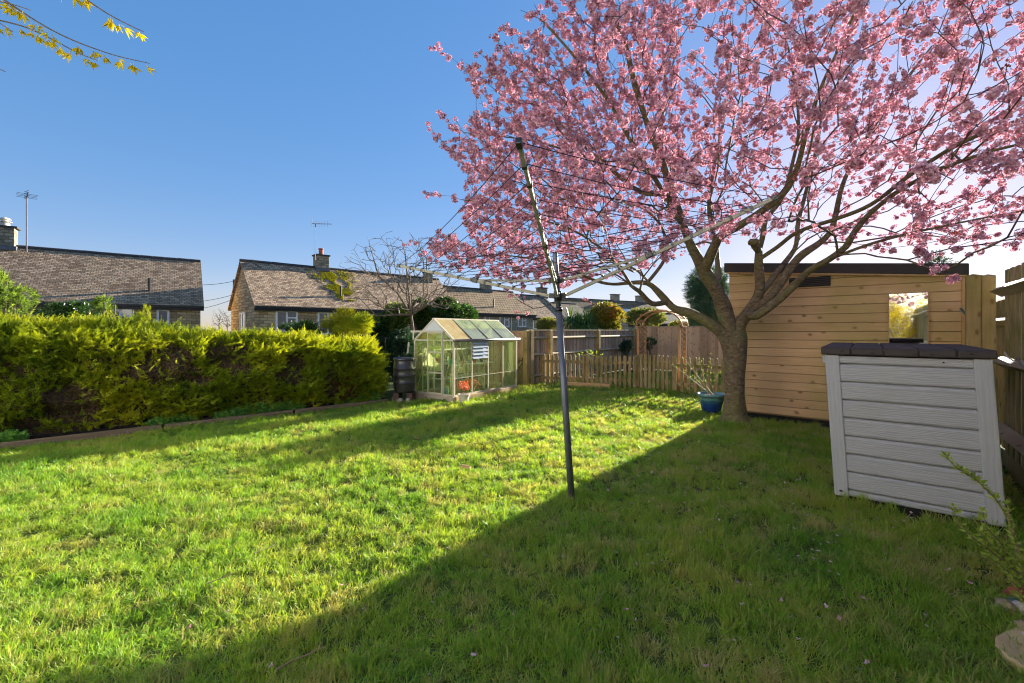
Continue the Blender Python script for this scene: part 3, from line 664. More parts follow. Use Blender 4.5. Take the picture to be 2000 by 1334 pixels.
# right boundary
root = empty('closeboard_fence', L(1.06, 4, 0), 'tall mossy closeboard fence behind the grey storage box, rails on this side', 'fence')
closeboard(root, L(1.08, -2.2), L(1.08, 6.6), .18, 2.0, MT['fencegreen'], .1, U)
for z, w in ((1.80, .11), (1.08, .10), (.40, .12)): rail(root, L(1.065, -2.2), L(1.065, 6.6), z, -U, MT['rail'], w)
MB().beam(L(1.09, -2.2, .08), L(1.09, 6.6, .08), .03, .19).build('gravel_board', MT['fencegreen'], root)
post(root, L(.985, 6.72), .105, 1.99, MT['post']); post(root, L(.875, 6.70), .105, 2.0, MT['post'])
root = empty('closeboard_fence', L(1.3, 9, 0), 'dark length of closeboard fence seen in the gap right of the shed', 'fence')
closeboard(root, L(1.22, 6.8), L(1.22, 12.5), .05, 1.75, MT['fencegreen'], .1, U)
rail(root, L(1.2, 6.8), L(1.2, 12.5), 1.5, -U, MT['rail'], .09)
# enclosure: left side fence
S0 = V(.42, 10.75, 0); E0 = S0 + A * 6.32
root = empty('closeboard_fence', S0, 'weathered grey fence with three posts on the left of the picket enclosure', 'fence')
closeboard(root, S0 - U * .03, E0 - U * .03, .05, 1.385, MT['fence'], .09, -U)
for z in (1.20, .78, .25): rail(root, S0 - U * .015, E0 - U * .015, z, U, MT['rail'], .075)
MB().beam(S0 - U * .03 + Z * 1.405, E0 - U * .03 + Z * 1.405, .075, .03).build('capping', MT['rail'], root)
for s in (.03, .87, 3.51): post(root, S0 + A * s + U * .035, .11, 1.415, MT['post'])
# short sunny panel beside the greenhouse
P1 = G(1028, 757)
root = empty('closeboard_fence', P1, 'short sunlit orange board fence beside the right end of the greenhouse', 'fence')
closeboard(root, P1 - U * 1.9 + A * .1, P1 + A * .1, .05, 1.37, MT['fencewarm'], .1, A, ztop2=1.385)
post(root, P1, .115, 1.41, MT['post'])
# low gate with a diagonal brace
root = empty('compost_bay', G(1015, 757), 'low timber panel with a diagonal brace beside the greenhouse corner', 'timber panel')
g0, g1 = P1 - U * .34 - A * .05, P1 - U * .07 - A * .05
closeboard(root, g0, g1, .04, .72, MT['fencegreen'], .07, A)
b = MB().beam(g0 + Z * .70 - A * .03, g1 + Z * .70 - A * .03, .03, .05).beam(g0 + Z * .35 - A * .03, g1 + Z * .64 - A * .03, .03, .05); b.build('brace', MT['post'], root)
# back fence
E1 = E0 + U * 6.2
root = empty('closeboard_fence', E0, 'warm brown back fence of the enclosure behind the rose arch', 'fence')
closeboard(root, E0, E1, .05, 1.50, MT['fencewarm'], .115, A, ztop2=1.54)
MB().beam(E0 + Z * 1.515, E1 + Z * 1.555, .06, .03).build('capping', MT['rail'], root)
post(root, E0 - A * .05, .11, 1.46, MT['post'])
# picket fences
def picket(p0, p1, n, h, lab, name='picket_fence', cat='fence', gate=False, posts=(0, 1), zoff=0.0, wv=.066):
    p0, p1 = Vector(p0), Vector(p1); d = (p1 - p0).normalized(); bk = V(-d.y, d.x, 0); root = empty(name, p0, lab, cat)
    ln = (p1 - p0).length
    for z in (.62, .2):
        MB().beam(p0 + bk * .025 + Z * (z + zoff), p1 + bk * .025 + Z * (z + zoff), .03, .075).build('rail', MT['picket'], root, bevel=.003)
    for i in range(n):
        c = p0 + d * ln * (i + .5) / n + Z * zoff; hh = h + uni(-.012, .012); w = wv / 2; b = MB(); tl = d * uni(-.008, .008); s = -bk * .02
        tp = [(math.cos(a) * w, math.sin(a) * w * 1.25) for a in (0, .6, 1.15, 1.57, 1.99, 2.54, 3.14)]
        poly = [c - d * w + Z * .02, c + d * w + Z * .02] + [c + tl + d * x + Z * (hh - w * 1.25 + y) for x, y in tp]
        b.prism(poly, s); b.build('picket', MT['picket'], root)
    for t in posts: post(root, p0 + d * ln * t + bk * .08, .095, h + .02, MT['picket'], (d, bk), .015)
    return root
pa, pb, pc, pd = V(.66, 11.15, 0), G(1244, 760), G(1313, 767), V(4.95, 8.78, 0)
picket(pa, pb, 22, .79, 'long low picket fence running from the fence post to the picket gate', posts=(.02, .5, 1.0))
r = picket(pb.lerp(pc, .08), pb.lerp(pc, .93), 7, .80, 'narrow picket gate under the timber rose arch', 'picket_gate', 'gate', posts=(), zoff=.03)
picket(pc, pd, 12, .81, 'low picket fence right of the gate, behind the blue pot', posts=(.02,))
# low panel with a curved top seen through the pickets, and a sleeper at their foot
root = empty('sleeper', pa, 'low timber sleeper along the foot of the long picket fence', 'sleeper')
MB().beam(pa.lerp(pb, .30) - A * .10 + Z * .05, pa.lerp(pb, .76) - A * .10 + Z * .05, .05, .13).build('board', MT['offcut'], root, bevel=.006)
# rose arch
M_ = V(3.3, 10.05, 0); gd = (pc - pb).normalized(); root = empty('garden_arch', M_, 'slim orange brown timber rose arch with lattice sides over the picket gate', 'garden arch')
for sg in (-1, 1):
    f0, f1 = M_ + gd * sg * .5 + A * .2, M_ + gd * sg * .5 + A * .62
    for f in (f0, f1): MB().beam(f, f + Z * 1.48, .045, .045, A).build('leg', MT['arch'], root, bevel=.003)
    b = MB(); 
    for k in range(12):
        z = .12 + k * .115
        b.beam(f0 + Z * z, f1 + Z * (z + .19), .008, .018, gd); b.beam(f1 + Z * z + gd * .008, f0 + Z * (z + .19) + gd * .008, .008, .018, gd)
    b.build('lattice', MT['arch'], root)
    MB().beam(f0 - A * .06 + Z * 1.49, f1 + A * .06 + Z * 1.49, .05, .03).build('side_plate', MT['arch'], root)
for q in (.2, .62):
    b = MB(); pts = [M_ + A * q + gd * (.56 * math.cos(a)) + Z * (1.50 + .36 * math.sin(a)) for a in np.linspace(0, math.pi, 17)]
    for a_, b_ in zip(pts, pts[1:]): b.beam(a_, b_ + (b_ - a_) * .08, .03, .045, A)
    b.build('curved_rib', MT['arch'], root)
for a in np.linspace(.3, 2.84, 7):
    c = M_ + gd * (.56 * math.cos(a)) + Z * (1.515 + .37 * math.sin(a)); MB().beam(c + A * .14, c + A * .68, .05, .018, V(math.cos(a) * gd.x, math.cos(a) * gd.y, math.sin(a))).build('rung', MT['arch'], root)

# ------------------------------------------------------------ shed with mirror
def build_shed():
    root = empty('shed', L(-.4, 7.67), 'timber clad garden shed with a black sloping roof edge behind the tree', 'shed'); q0 = 7.67; pl, pr = -1.737, .943
    top = lambda p: 2.33 + (2.07 - 2.33) * (p - pl) / (pr - pl)
    b = MB(); z = .125; k = 0
    while z < 2.33:
        z1 = z + .120
        poly = clip([(pl + .012, z), (pr - .035, z), (pr - .035, z1), (pl + .012, z1)], lambda a: top(a[0]) - a[1])
        if len(poly) > 2:
            b.prism([L(p, q0 + .004 * 0, 0) + Z * zz for p, zz in poly], A * .018)
            lo = clip([(pl + .012, z - .006), (pr - .035, z - .006), (pr - .035, z + .016), (pl + .012, z + .016)], lambda a: top(a[0]) - a[1])
        z += .126
    b.build('cladding', MT['shed'], root, bevel=.004)
    b = MB()   # the carcass: sides, back and a dark backing
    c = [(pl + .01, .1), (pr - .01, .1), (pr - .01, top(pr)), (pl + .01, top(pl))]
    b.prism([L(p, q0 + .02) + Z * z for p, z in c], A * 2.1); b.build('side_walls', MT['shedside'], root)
    MB().beam(L(pr - .017, q0 + .002, .11), L(pr - .017, q0 + .002, 2.07), .034, .04, U).build('corner_trim', MT['shedtrim'], root)
    MB().beam(L(pl + .03, q0 + 1.05, .04), L(pr - .02, q0 + 1.05, .04), 2.0, .14).build('base', MT['black'], root)
    b = MB(); r = [(pl - .05, top(pl - .05) + .0), (pr + .02, top(pr + .02) + .0), (pr + .02, top(pr) + .145), (pl - .05, top(pl) + .155)]
    b.prism([L(p, q0 - .07) + Z * z for p, z in r], A * 2.3); b.build('roof', MT['felt'], root, bevel=.012)
    MB().beam(L(pl - .02, q0 - .062, top(pl) - .006), L(pr, q0 - .062, top(pr) - .006), .012, .02, Z).build('drip_batten', MT['shedtrim'], root)
    MB().prism([L(pr, q0 + .9, 2.0), L(pr + .28, q0 + .9, 2.10), L(pr + .3, q0 + .9, 2.14), L(pr, q0 + .9, 2.17)], A * 1.3).build('rear_eave', MT['felt'], root)
    b = MB().box(L(-.65, q0 - .012, 2.105), (.50, .02, .14), (U, A, Z)); v = b.build('vent', MT['black'], root)
    b = MB()
    for i in range(5): b.beam(L(-.89, q0 - .028, 2.055 + i * .025), L(-.41, q0 - .028, 2.055 + i * .025), .012, .006)
    b.build('vent_slats', MT['gutter'], v)
    m = empty('mirror', L(.415, q0 - .02, 1.1), 'tall garden mirror hung on the shed wall reflecting yellow blossom', 'mirror')
    MB().box(L(.415, q0 - .022, 1.49), (.37, .016, .78), (U, A, Z)).build('glass', MT['mirror'], m)
    b = MB()
    for p in (.224, .606): b.box(L(p, q0 - .024, 1.49), (.012, .028, .80), (U, A, Z))
    for z in (1.094, 1.886): b.box(L(.415, q0 - .024, z), (.37, .028, .012), (U, A, Z))
    b.build('frame', MT['shedtrim'], m)
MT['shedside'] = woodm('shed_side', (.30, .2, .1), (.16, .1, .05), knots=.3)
build_shed()
b = MB().tube([W(1876, 602, 5.3), W(1890, 618, 5.25), W(1905, 640, 5.2)], [.012, .012, .012], 8); o = b.build('garden_cane', MT['cane'], loc=W(1905, 640, 5.2)); tag(o, 'thin dark green cane leaning between the shed and the fence post', 'cane')

# ------------------------------------------------------------ grey storage box
def build_box():
    p0, p1, q0, q1 = -.2026, .7455, 4.442, 5.84; root = empty('storage_box', L((p0 + p1) / 2, q0), 'light grey wood effect plastic garden storage box with a dark lid', 'storage box')
    MB().box(L((p0 + p1) / 2, (q0 + q1) / 2, .03), (p1 - p0 - .03, q1 - q0 - .03, .09), (U, A, Z)).build('base', MT['black'], root)
    MB().box(L((p0 + p1) / 2, (q0 + q1) / 2 + .01, .63), (p1 - p0 - .05, q1 - q0 - .05, 1.12), (U, A, Z)).build('side_walls', MT['resin'], root)
    b = MB(); zs = [1.195, 1.126] + [1.126 - .145 * k for k in range(1, 8)] + [.055]
    for z1, z0 in zip(zs, zs[1:]):
        a, c = p0 + .085, p1 - .085; z0 += .005; z1 -= .005; ch = .012
        prof = [(q0 + .03, z0), (q0 + .006, z0 + .002), (q0, z0 + ch), (q0, z1 - ch * 1.4), (q0 + .010, z1), (q0 + .03, z1)]
        b.prism([L(a, q) + Z * z for q, z in prof], U * (c - a))
    b.build('plank_panel', MT['resin'], root)
    for a, c in ((p0, p0 + .095), (p1 - .095, p1)):
        MB().box(L((a + c) / 2, q0 + .018, .625), (c - a, .056, 1.145), (U, A, Z)).build('corner_post', MT['resinpost'], root, bevel=.008)
    lid = MB(); n = 5; a, c = p0 - .025, p1 + .025; w = (c - a) / n
    for i in range(n):
        s = a + w * i + .004; e = a + w * (i + 1) - .004; qa, qb = q0 - .035, q1 + .03
        lid.prism([L(s, q) + Z * z for q, z in ((qa + .012, 1.200), (qa, 1.206), (qa + .004, 1.246), (qa + .03, 1.262), (qb, 1.268), (qb, 1.2))], U * (e - s))
    lo = lid.build('lid', MT['lid'], root, bevel=.008)
    MB().box(L((a + c) / 2, (q0 + q1) / 2, 1.228), (c - a - .01, q1 - q0 + .03, .05), (U, A, Z)).build('lid_core', MT['lid'], lo)
    b = MB()
    for i, dx in ((0, .72), (1, .66), (2, .9), (3, .35), (4, .35)):
        c_ = L(a + w * (i + dx), q0 - .036, 1.222 if i not in (0, 4) else 1.232); MB().box(c_, (.022, .004, .008), (U, A, Z)).build('slot', MT['black'], lo)
    MB().box(L(p0 + .045, q0 - .0115, .095), (.022, .004, .012), (U, A, Z)).build('vent_slot', MT['black'], root)
    MB().box(L(p0 - .008, q0 + .02, 1.16), (.02, .03, .06), (U, A, Z)).build('latch', MT['resinpost'], root, bevel=.004)
    for pp in (.50, .70): MB().lathe(L(pp, q0 - .002, 1.165), [(.006, -.004), (.006, .004)], 8).build('screw', MT['black'], root)
    return root
bx = build_box()
for o in bx.children_recursive:        # the box leans a little to the left
    for v in o.data.vertices: v.co -= U * (.058 * v.co.z)
b = MB(); pts = [L(.78, 4.46, 1.19)] + [W(1962, 688, 3.4), W(1975, 702, 3.35), W(1988, 700, 3.3), W(1998, 716, 3.25), W(2030, 725, 3.1)]
sm = []
for a_, c_ in zip(pts, pts[1:]): sm += [a_.lerp(c_, t) - Z * .012 * math.sin(t * 3.14) for t in (0, .25, .5, .75)]
o = b.tube(sm, .005, 6).build('cable', MT['metal'], loc=pts[0]); tag(o, 'pale twisted cable trailing along the fence rail behind the storage box', 'cable')

# ------------------------------------------------------------ rotary airer
def build_airer():
    B0, T0 = V(.482, 3.5, 0), V(.346, 3.5, 2.02); at = lambda z: B0.lerp(T0, z / 2.02)
    root = empty('rotary_airer', B0, 'leaning rotary clothes airer with three open arms in the lawn', 'clothes airer')
    MB().tube([at(-.1), at(1.56)], [.0265, .0265], 20).build('lower_pole', MT['pole'], root, smooth=True)
    MB().tube([at(1.54), at(2.01), at(2.02)], [.0205, .0205, .018], 20).build('upper_pole', MT['pole'], root, smooth=True)
    MB().tube([at(1.55), at(1.585)], [.0285, .0285], 20).build('collar', MT['plastic_dark'], root, smooth=True)
    hub = at(1.675); sl = at(1.80); tips = [V(.035, 2.0, 2.252), V(-1.11, 4.3, 2.037), V(1.74, 2.9, 2.277)]
    h = MB().tube([at(1.635), at(1.715)], [.032, .032], 20).build('hub', MT['plastic_dark'], root, smooth=True)
    s = MB().tube([at(1.775), at(1.83)], [.031, .031], 20).build('slider', MT['plastic_dark'], root, smooth=True)
    lv = [.24 + .76 * i / 9 for i in range(10)]; joints = []
    for k, tp in enumerate(tips):
        d = tp - hub; hd = V(d.x, d.y, 0).normalized(); a0 = hub + hd * .055
        MB().beam(hub + hd * .02, hub + hd * .07 + Z * .006, .034, .04).build('bracket', MT['plastic_dark'], h)
        MB().beam(sl + hd * .02, sl + hd * .065, .030, .034).build('bracket', MT['plastic_dark'], s)
        arm = MB().beam(a0, tp, .020, .025).build('arm', MT['arm'], root, bevel=.003)
        for t in lv[:-1]: c = hub.lerp(tp, t); MB().beam(c - d.normalized() * .009, c + d.normalized() * .009, .028, .034).build('cord_holder', MT['plastic_dark'], arm)
        MB().beam(tp - d.normalized() * .012, tp + d.normalized() * .03, .029, .036).build('end_cap', MT['plastic_dark'], arm, bevel=.004)
        j = hub.lerp(tp, .47) + Z * .0; js = MB().beam(j - d.normalized() * .028, j + d.normalized() * .028, .034, .046).build('joint', MT['plastic_dark'], arm, bevel=.006)
        MB().beam(sl + hd * .05, j, .014, .018).build('strut', MT['arm'], root)
    b = MB(); prs = ((0, 1), (0, 2), (1, 2))
    for a_, c_ in prs:
        for i, t in enumerate(lv):
            p, q = hub.lerp(tips[a_], t), hub.lerp(tips[c_], t); sag = .018 * (p - q).length * uni(.5, 1.3)
            pts = [p.lerp(q, u) + Z * (.012 - sag * 4 * u * (1 - u)) for u in np.linspace(0, 1, 9)]; b.tube(pts, .0025, 5, cap=False)
    b.build('cord', MT['cord'], root)
    c = W(911, 506, 3.6); pg = MB().beam(c, c - Z * .055 + V(.006, 0, 0), .008, .006, V(0, 1, 0)).beam(c + V(.004, 0, 0), c - Z * .055 - V(.006, 0, 0), .007, .006, V(0, 1, 0))
    o = pg.build('clothes_peg', MT['plastic_dark'], loc=c); tag(o, 'single dark clothes peg hanging from the airer cord on the left side', 'clothes peg')
build_airer()

# ------------------------------------------------------------ greenhouse
def build_greenhouse():
    C0 = V(-1.126, 8.44, 0); sd = V(.574, .819, 0).normalized(); gdr = V(-.819, .574, 0).normalized(); Ls, Lg = 2.13, 1.09; zb, ze, zr = .11, 1.2, 1.62
    root = empty('greenhouse', C0, 'small aluminium framed greenhouse with dirty glass and one yellowed roof sheet', 'greenhouse')
    Q = lambda s, g, z=0: C0 + sd * s + gdr * g + Z * z
    def bar(a, c, w=.03, h=.03, name='frame_bar', m='alu', par=root): return MB().beam(a, c, w, h).build(name, MT[m], par)
    b = MB()
    b.beam(Q(-.02, -.02, .05), Q(-.02, Lg + .02, .05), .05, .13); b.build('plinth', MT['plinth'], root, bevel=.004)
    MB().beam(Q(.02, -.02, .045), Q(Ls + .02, -.02, .045), .05, .12).beam(Q(Ls, -.0, .04), Q(Ls, Lg, .04), .05, .12).beam(Q(0.03, Lg, .04), Q(Ls, Lg, .04), .05, .12).build('plinth', MT['slab'], root, bevel=.004)
    b = MB()                        # the fixed frame
    for s in (0, Ls):
        for g in (0, Lg): b.beam(Q(s, g, zb), Q(s, g, ze), .035, .035, sd)
        b.beam(Q(s, 0, zb + .015), Q(s, Lg, zb + .015), .03, .03); b.beam(Q(s, 0, ze), Q(s, Lg, ze), .028, .028)
        b.beam(Q(s, 0, ze), Q(s, Lg / 2, zr), .032, .04); b.beam(Q(s, Lg, ze), Q(s, Lg / 2, zr), .032, .04)
    for g in (0, Lg):
        b.beam(Q(0, g, zb + .012), Q(Ls, g, zb + .012), .028, .03)
        for i in (1, 2, 3): b.beam(Q(Ls * i / 4, g, zb), Q(Ls * i / 4, g, ze), .026, .026, sd)
        b.beam(Q(0, g + (.012 if g else -.012), .46), Q(Ls, g + (.012 if g else -.012), .46), .006, .008)
    b.beam(Q(-.03, Lg / 2, zr + .01), Q(Ls + .03, Lg / 2, zr + .01), .05, .035)
    for g in (Lg * .26, Lg * .645):
        b.beam(Q(0, g, zb), Q(0, g, 1.36), .030, .035, gdr); b.beam(Q(Ls, g, zb), Q(Ls, g, 1.36), .026, .026, gdr)
    b.build('frame', MT['alu'], root)
    b = MB()
    for i in (1, 2, 3):
        for g in (0, Lg): b.beam(Q(Ls * i / 4, g, ze + .025), Q(Ls * i / 4, Lg / 2, zr + .012), .024, .022)
    b.build('roof_bars', MT['ridge'], root)
    MB().tube([Q(-.05, -.045, ze - .004), Q(Ls + .09, -.045, ze - .004)], [.028, .028], 10).build('gutter', MT['alu2'], root, smooth=True)
    b = MB()                        # cross braces inside the glass
    for s0, s1 in ((.03, Ls / 4), (Ls / 4, .15), (Ls * .76, Ls), (Ls * .62, Ls * .9)): b.beam(Q(s0, .03, ze - .02 if s0 < s1 or s0 < 1 else ze), Q(s1 + .0, .03, .16 if s0 > 1 or s0 < .1 else ze * .5), .006, .014, gdr)
    b.beam(Q(.03, .05, ze - .03), Q(.03, Lg * .3, .15), .006, .016, sd); b.beam(Q(.03, Lg * .7, ze - .2), Q(.03, Lg * .98, .15), .006, .014, sd); b.beam(Q(Ls * .5, .035, .75), Q(Ls * .30, .035, .16), .006, .014, gdr)
    b.beam(Q(.20, .035, ze - .03), Q(.42, .035, .68), .01, .014, gdr)
    b.build('braces', MT['alu'], root)
    def pane(pts, m='greenhouse_glass', name='pane'):
        n = (pts[1] - pts[0]).cross(pts[2] - pts[0]).normalized() * .003; return MB().prism(pts, n).build(name, MT[m], root)
    for i in range(4):
        for g in (0, Lg):
            s0, s1 = Ls * i / 4 + .012, Ls * (i + 1) / 4 - .012
            if i == 1 and g == 0: pane([Q(s0, g, zb), Q(s1, g, zb), Q(s1, g, .80), Q(s0, g, .80)])
            else: pane([Q(s0, g, zb), Q(s1, g, zb), Q(s1, g, ze), Q(s0, g, ze)])
            gm = Lg / 2; zoff = .018
            pts = [Q(s0, g, ze + zoff), Q(s1, g, ze + zoff), Q(s1, gm, zr + zoff), Q(s0, gm, zr + zoff)]
            if i == 0: pane(pts, 'yellowsheet', 'roof_sheet')
            else:
                mid = lambda a, c: a.lerp(c, .5)
                pane([pts[0], pts[1], mid(pts[1], pts[2]), mid(pts[0], pts[3])], 'roof_glass2', 'roof_pane'); pane([mid(pts[0], pts[3]) + Z * .006, mid(pts[1], pts[2]) + Z * .006, pts[2], pts[3]], 'roof_glass', 'roof_pane')
    for s in (0, Ls):
        for g0, g1 in ((.015, Lg * .26), (Lg * .645, Lg - .015)): pane([Q(s, g0, zb), Q(s, g1, zb), Q(s, g1, ze + (zr - ze) * min(g1, Lg - g1) / (Lg / 2)), Q(s, g0, ze + (zr - ze) * min(g0, Lg - g0) / (Lg / 2))])
    door = MB()
    for g in (Lg * .275, Lg * .63): door.beam(Q(-.02, g, zb + .02), Q(-.02, g, 1.36), .026, .022, gdr)
    for z in (.14, .55, .96, 1.35): door.beam(Q(-.02, Lg * .275, z), Q(-.02, Lg * .63, z), .02, .03)
    dr = door.build('door', MT['alu'], root)
    pts = [Q(-.02, Lg * .285, .14), Q(-.02, Lg * .62, .14), Q(-.02, Lg * .62, 1.35), Q(-.02, Lg * .285, 1.35)]; MB().prism(pts, sd * -.003).build('pane', MT['greenhouse_glass'], dr)
    MB().prism([Q(-.012, Lg * .24, 1.37), Q(-.012, Lg * .76, 1.37), Q(-.012, Lg * .5, zr - .01)], sd * .01).build('gable_panel', MT['tray'], root)
    MB().beam(Q(-.035, Lg * .22, 1.375), Q(-.035, Lg * 1.08, 1.375), .02, .04).build('door_track', MT['alu'], root)
    MB().beam(Q(-.035, Lg * 1.02, ze), Q(-.035, Lg * 1.02, 1.375), .012, .012, gdr).build('track_stay', MT['alu'], root)
    v = MB()
    for i in range(5):
        z = .845 + i * .075; v.prism([Q(Ls / 4 + .02, -.03, z - .03), Q(Ls / 2 - .02, -.03, z - .03), Q(Ls / 2 - .02, .005, z + .038), Q(Ls / 4 + .02, .005, z + .038)], gdr * .003)
    v.build('louvre_vent', MT['louvre'], root)
    # things inside
    sh = empty('staging', Q(.9, .9, .7), 'two tier aluminium shelf staging inside the greenhouse', 'shelving')
    b = MB()
    for z in (.68, .36): b.box(Q(Ls * .55, Lg * .78, z), (1.5, .38, .02), (sd, gdr, Z))
    for s in (.25, .95, 1.7):
        for g in (.78, 1.13): b.beam(Q(s, g, zb), Q(s, g, 1.0), .022, .022, sd)
    b.box(Q(Ls * .55, Lg * .80, .98), (1.5, .25, .02), (sd, gdr, Z)); b.build('shelves', MT['tray'], sh)
    b = MB()
    b.box(Q(.75, .17, .70), (1.2, .26, .018), (sd, gdr, Z))
    for s in (.25, .75, 1.3): b.beam(Q(s, .28, zb), Q(s, .28, .7), .02, .02, sd)
    o = b.build('shelf', MT['tray'], loc=Q(.75, .17, .7)); tag(o, 'narrow white shelf inside the greenhouse along its near glass wall', 'shelf')
    def pot(c, r, h, m, lab, nm='plant_pot', g='pots on the greenhouse shelves'):
        o = MB().lathe(c, [(r * .72, 0), (r * .95, h * .86), (r * 1.06, h * .87), (r * 1.06, h), (r * .92, h), (r * .88, h * .8)], 16).build(nm, MT[m], smooth=False, loc=c); tag(o, lab, 'plant pot', g); return o
    pot(Q(.12, .22, .71), .055, .11, 'teal', 'turquoise pot on the shelf just inside the front corner of the greenhouse')
    pot(Q(.42, .14, .71), .035, .07, 'terracotta', 'small terracotta pot on the near shelf beside the turquoise pot')
    pot(Q(.78, .14, .71), .04, .07, 'terracotta', 'small terracotta pot on the near shelf below the louvre vent')
    pot(Q(1.05, .16, .71), .045, .08, 'plastic_dark', 'small dark pot at the far end of the near greenhouse shelf')
    pot(Q(.5, .95, .69), .07, .12, 'terracotta', 'terracotta pot on the far staging seen through the door glass')
    pot(Q(1.3, .95, .69), .07, .13, 'plastic_dark', 'dark pot at the far end of the upper staging inside the greenhouse')
    pot(Q(.55, .95, .37), .08, .14, 'plastic_dark', 'dark pot on the lower staging inside the greenhouse')
    pot(Q(.10, .33, .02), .10, .22, 'blue', 'blue bucket on the greenhouse floor behind the front glass')
    MB().box(Q(Ls * .875, .05, .62), (.46, .008, 1.0), (sd, gdr, Z)).build('pale_sheet', MT['palesheet'], root)
    st = empty('bundle', Q(.6, .3, .15), 'orange plastic bundle with a black and white end on the greenhouse floor', 'plastic bundle')
    b = MB().tube([Q(.38, .2, .30), Q(.55, .18, .32), Q(.80, .16, .28), Q(.92, .15, .22)], [.05, .085, .08, .05], 12, jit=.4); b.build('body', MT['orange'], st, smooth=True)
    MB().tube([Q(.93, .15, .24), Q(1.02, .14, .14)], [.055, .04], 10).build('end_cap', MT['plastic_dark'], st); MB().beam(Q(1.0, .1, .26), Q(1.09, .1, .12), .02, .03).build('blade', MT['white'], st)
    MB().beam(Q(.42, .12, .34), Q(.33, .12, .47), .02, .03).build('handle', MT['blue'], st)
    P, D = [], []
    for c in (Q(.5, .95, .82), Q(.25, .8, .85), Q(.9, .95, .78)):
        for _ in range(60): P.append(tuple(c + V(uni(-.12, .12), uni(-.12, .12), uni(-.05, .2)))); D.append((uni(-1, 1), uni(-1, 1), uni(.2, 1)))
    o = crown_cloud('seedlings', MT['bright'], [sprig_temp(5, .04, .014, .05)], P, D, 1.0, None, loc=Q(.5, .95, .82)); tag(o, 'leafy seedlings standing on the far staging inside the greenhouse', 'seedlings')
    return Q
MT['alu2'] = plain('gutter_grey', (.25, .23, .22), .45, .4)
MT['louvre'] = plain('louvre_glass', (.45, .52, .56), .12, spec=.9, var=.1)
m, nt = newm('algae_roof_glass'); n1 = noi(nt, pos(nt), 5.0, 5, .7)
c = ramp(nt, n1, [(.3, (.34, .36, .25)), (.7, (.5, .52, .40))]); sh = nd(nt, 'MixShader', {0: .35, 1: nd(nt, 'BsdfTransparent', {'Color': (.8, .85, .7)}).outputs[0] , 2: nd(nt, 'AddShader', {0: nd(nt, 'BsdfDiffuse', {'Color': c}).outputs[0], 1: nd(nt, 'BsdfTranslucent', {'Color': c}).outputs[0]}).outputs[0]}).outputs[0]
out(nt, nd(nt, 'MixShader', {0: math_(nt, 'ADD', math_(nt, 'MULTIPLY', math_(nt, 'POWER', nd(nt, 'LayerWeight', {'Blend': .5}).outputs['Facing'], 3.0), .55), .05), 1: sh, 2: nd(nt, 'BsdfGlossy', {'Roughness': .08}).outputs[0]}).outputs[0]); MT['roof_glass2'] = m
build_greenhouse()

# water butt, stone balls, pots
c = V(-2.13, 8.62, 0); root = empty('water_butt', c, 'dark ribbed plastic water butt beside the left end of the greenhouse', 'water butt')
prof = [(.17, .18), (.185, .2), (.205, .30), (.212, .36), (.216, .365), (.216, .375), (.21, .38), (.216, .50), (.222, .505), (.222, .52), (.216, .525), (.216, .64), (.222, .645), (.222, .66), (.214, .665), (.205, .79), (.20, .81)]
MB().lathe(c, prof, 40).build('barrel', MT['butt'], root, smooth=True)
MB().lathe(c, [(.215, .81), (.218, .815), (.218, .845), (.20, .86), (.06, .872), (.0, .873)], 40).build('lid', MT['butt'], root, smooth=True)
t = c + V(.12, -.205, .30); MB().tube([t, t + V(.02, -.05, 0)], [.018, .014], 10).beam(t + V(.02, -.045, -.03), t + V(.02, -.045, .02), .012, .02, V(0, 1, 0)).build('tap', MT['plastic_dark'], root)
st = empty('butt_stand', c, 'brown brick piers holding up the water butt', 'stand')
for dx in (-.13, .13): MB().box(c + V(dx, 0, .08), (.11, .3, .19)).build('pier', MT['brick'], st, bevel=.004)
b = MB().tube([W(796, 690, 8.9), W(798, 676, 8.9)], [.02, .016], 8); b.tube([W(798, 676, 8.9), W(798.5, 668, 8.9)], [.022, .018], 8); o = b.build('hose_connector', MT['pot'], loc=W(796, 690, 8.9)); tag(o, 'pale upright handle standing behind the water butt lid', 'tool handle')
for px, py, r, lab in ((771, 783, .062, 'pale stone ball leftmost in the row of three below the water butt'), (782, 787, .058, 'pale stone ball in the middle of three below the water butt'), (797.5, 786, .055, 'pale stone ball nearest the greenhouse below the water butt')):
    g = G(px, py + 1); g.z = r * .8; b = MB(); b.lathe(g, [(r * math.sin(a) + .0005, -r * math.cos(a)) for a in np.linspace(0, math.pi, 12)], 18); b.tube([g, g + V(0, 0, -r)], [r * .5, r * .45], 10)
    o = b.build('stone_ball', MT['ball'], smooth=True, loc=g); tag(o, lab, 'stone ball', 'stone balls beside the greenhouse')
g = G(906, 789); root = empty('potted_plant', g, 'cream pot with a small red leaved plant in front of the greenhouse', 'potted plant')
MB().lathe(g, [(.075, 0), (.095, .15), (.115, .152), (.118, .19), (.10, .192), (.095, .165)], 24).build('pot', MT['pot'], root, smooth=False)
MB().lathe(g, [(.096, .15), (.04, .172), (0, .175)], 16).build('compost', MT['compost'], root)
MB().tube([g + Z * .15, g + V(.005, 0, .28), g + V(0, 0, .36)], [.005, .004, .002], 6).build('stem', MT['stem'], root)
P = [tuple(g + V(uni(-.1, .1), uni(-.1, .1), uni(.27, .42))) for _ in range(45)]; crown_cloud('leaves', MT['redleaf'], [sprig_temp(5, .04, .018, .04)], P, [(uni(-1, 1), uni(-1, 1), uni(-.6, .6)) for _ in P], .9, root)
g = V(3.40, 7.42, 0); root = empty('potted_shrub', g, 'blue glazed pot with bare budding twigs beside the cherry trunk', 'potted shrub')
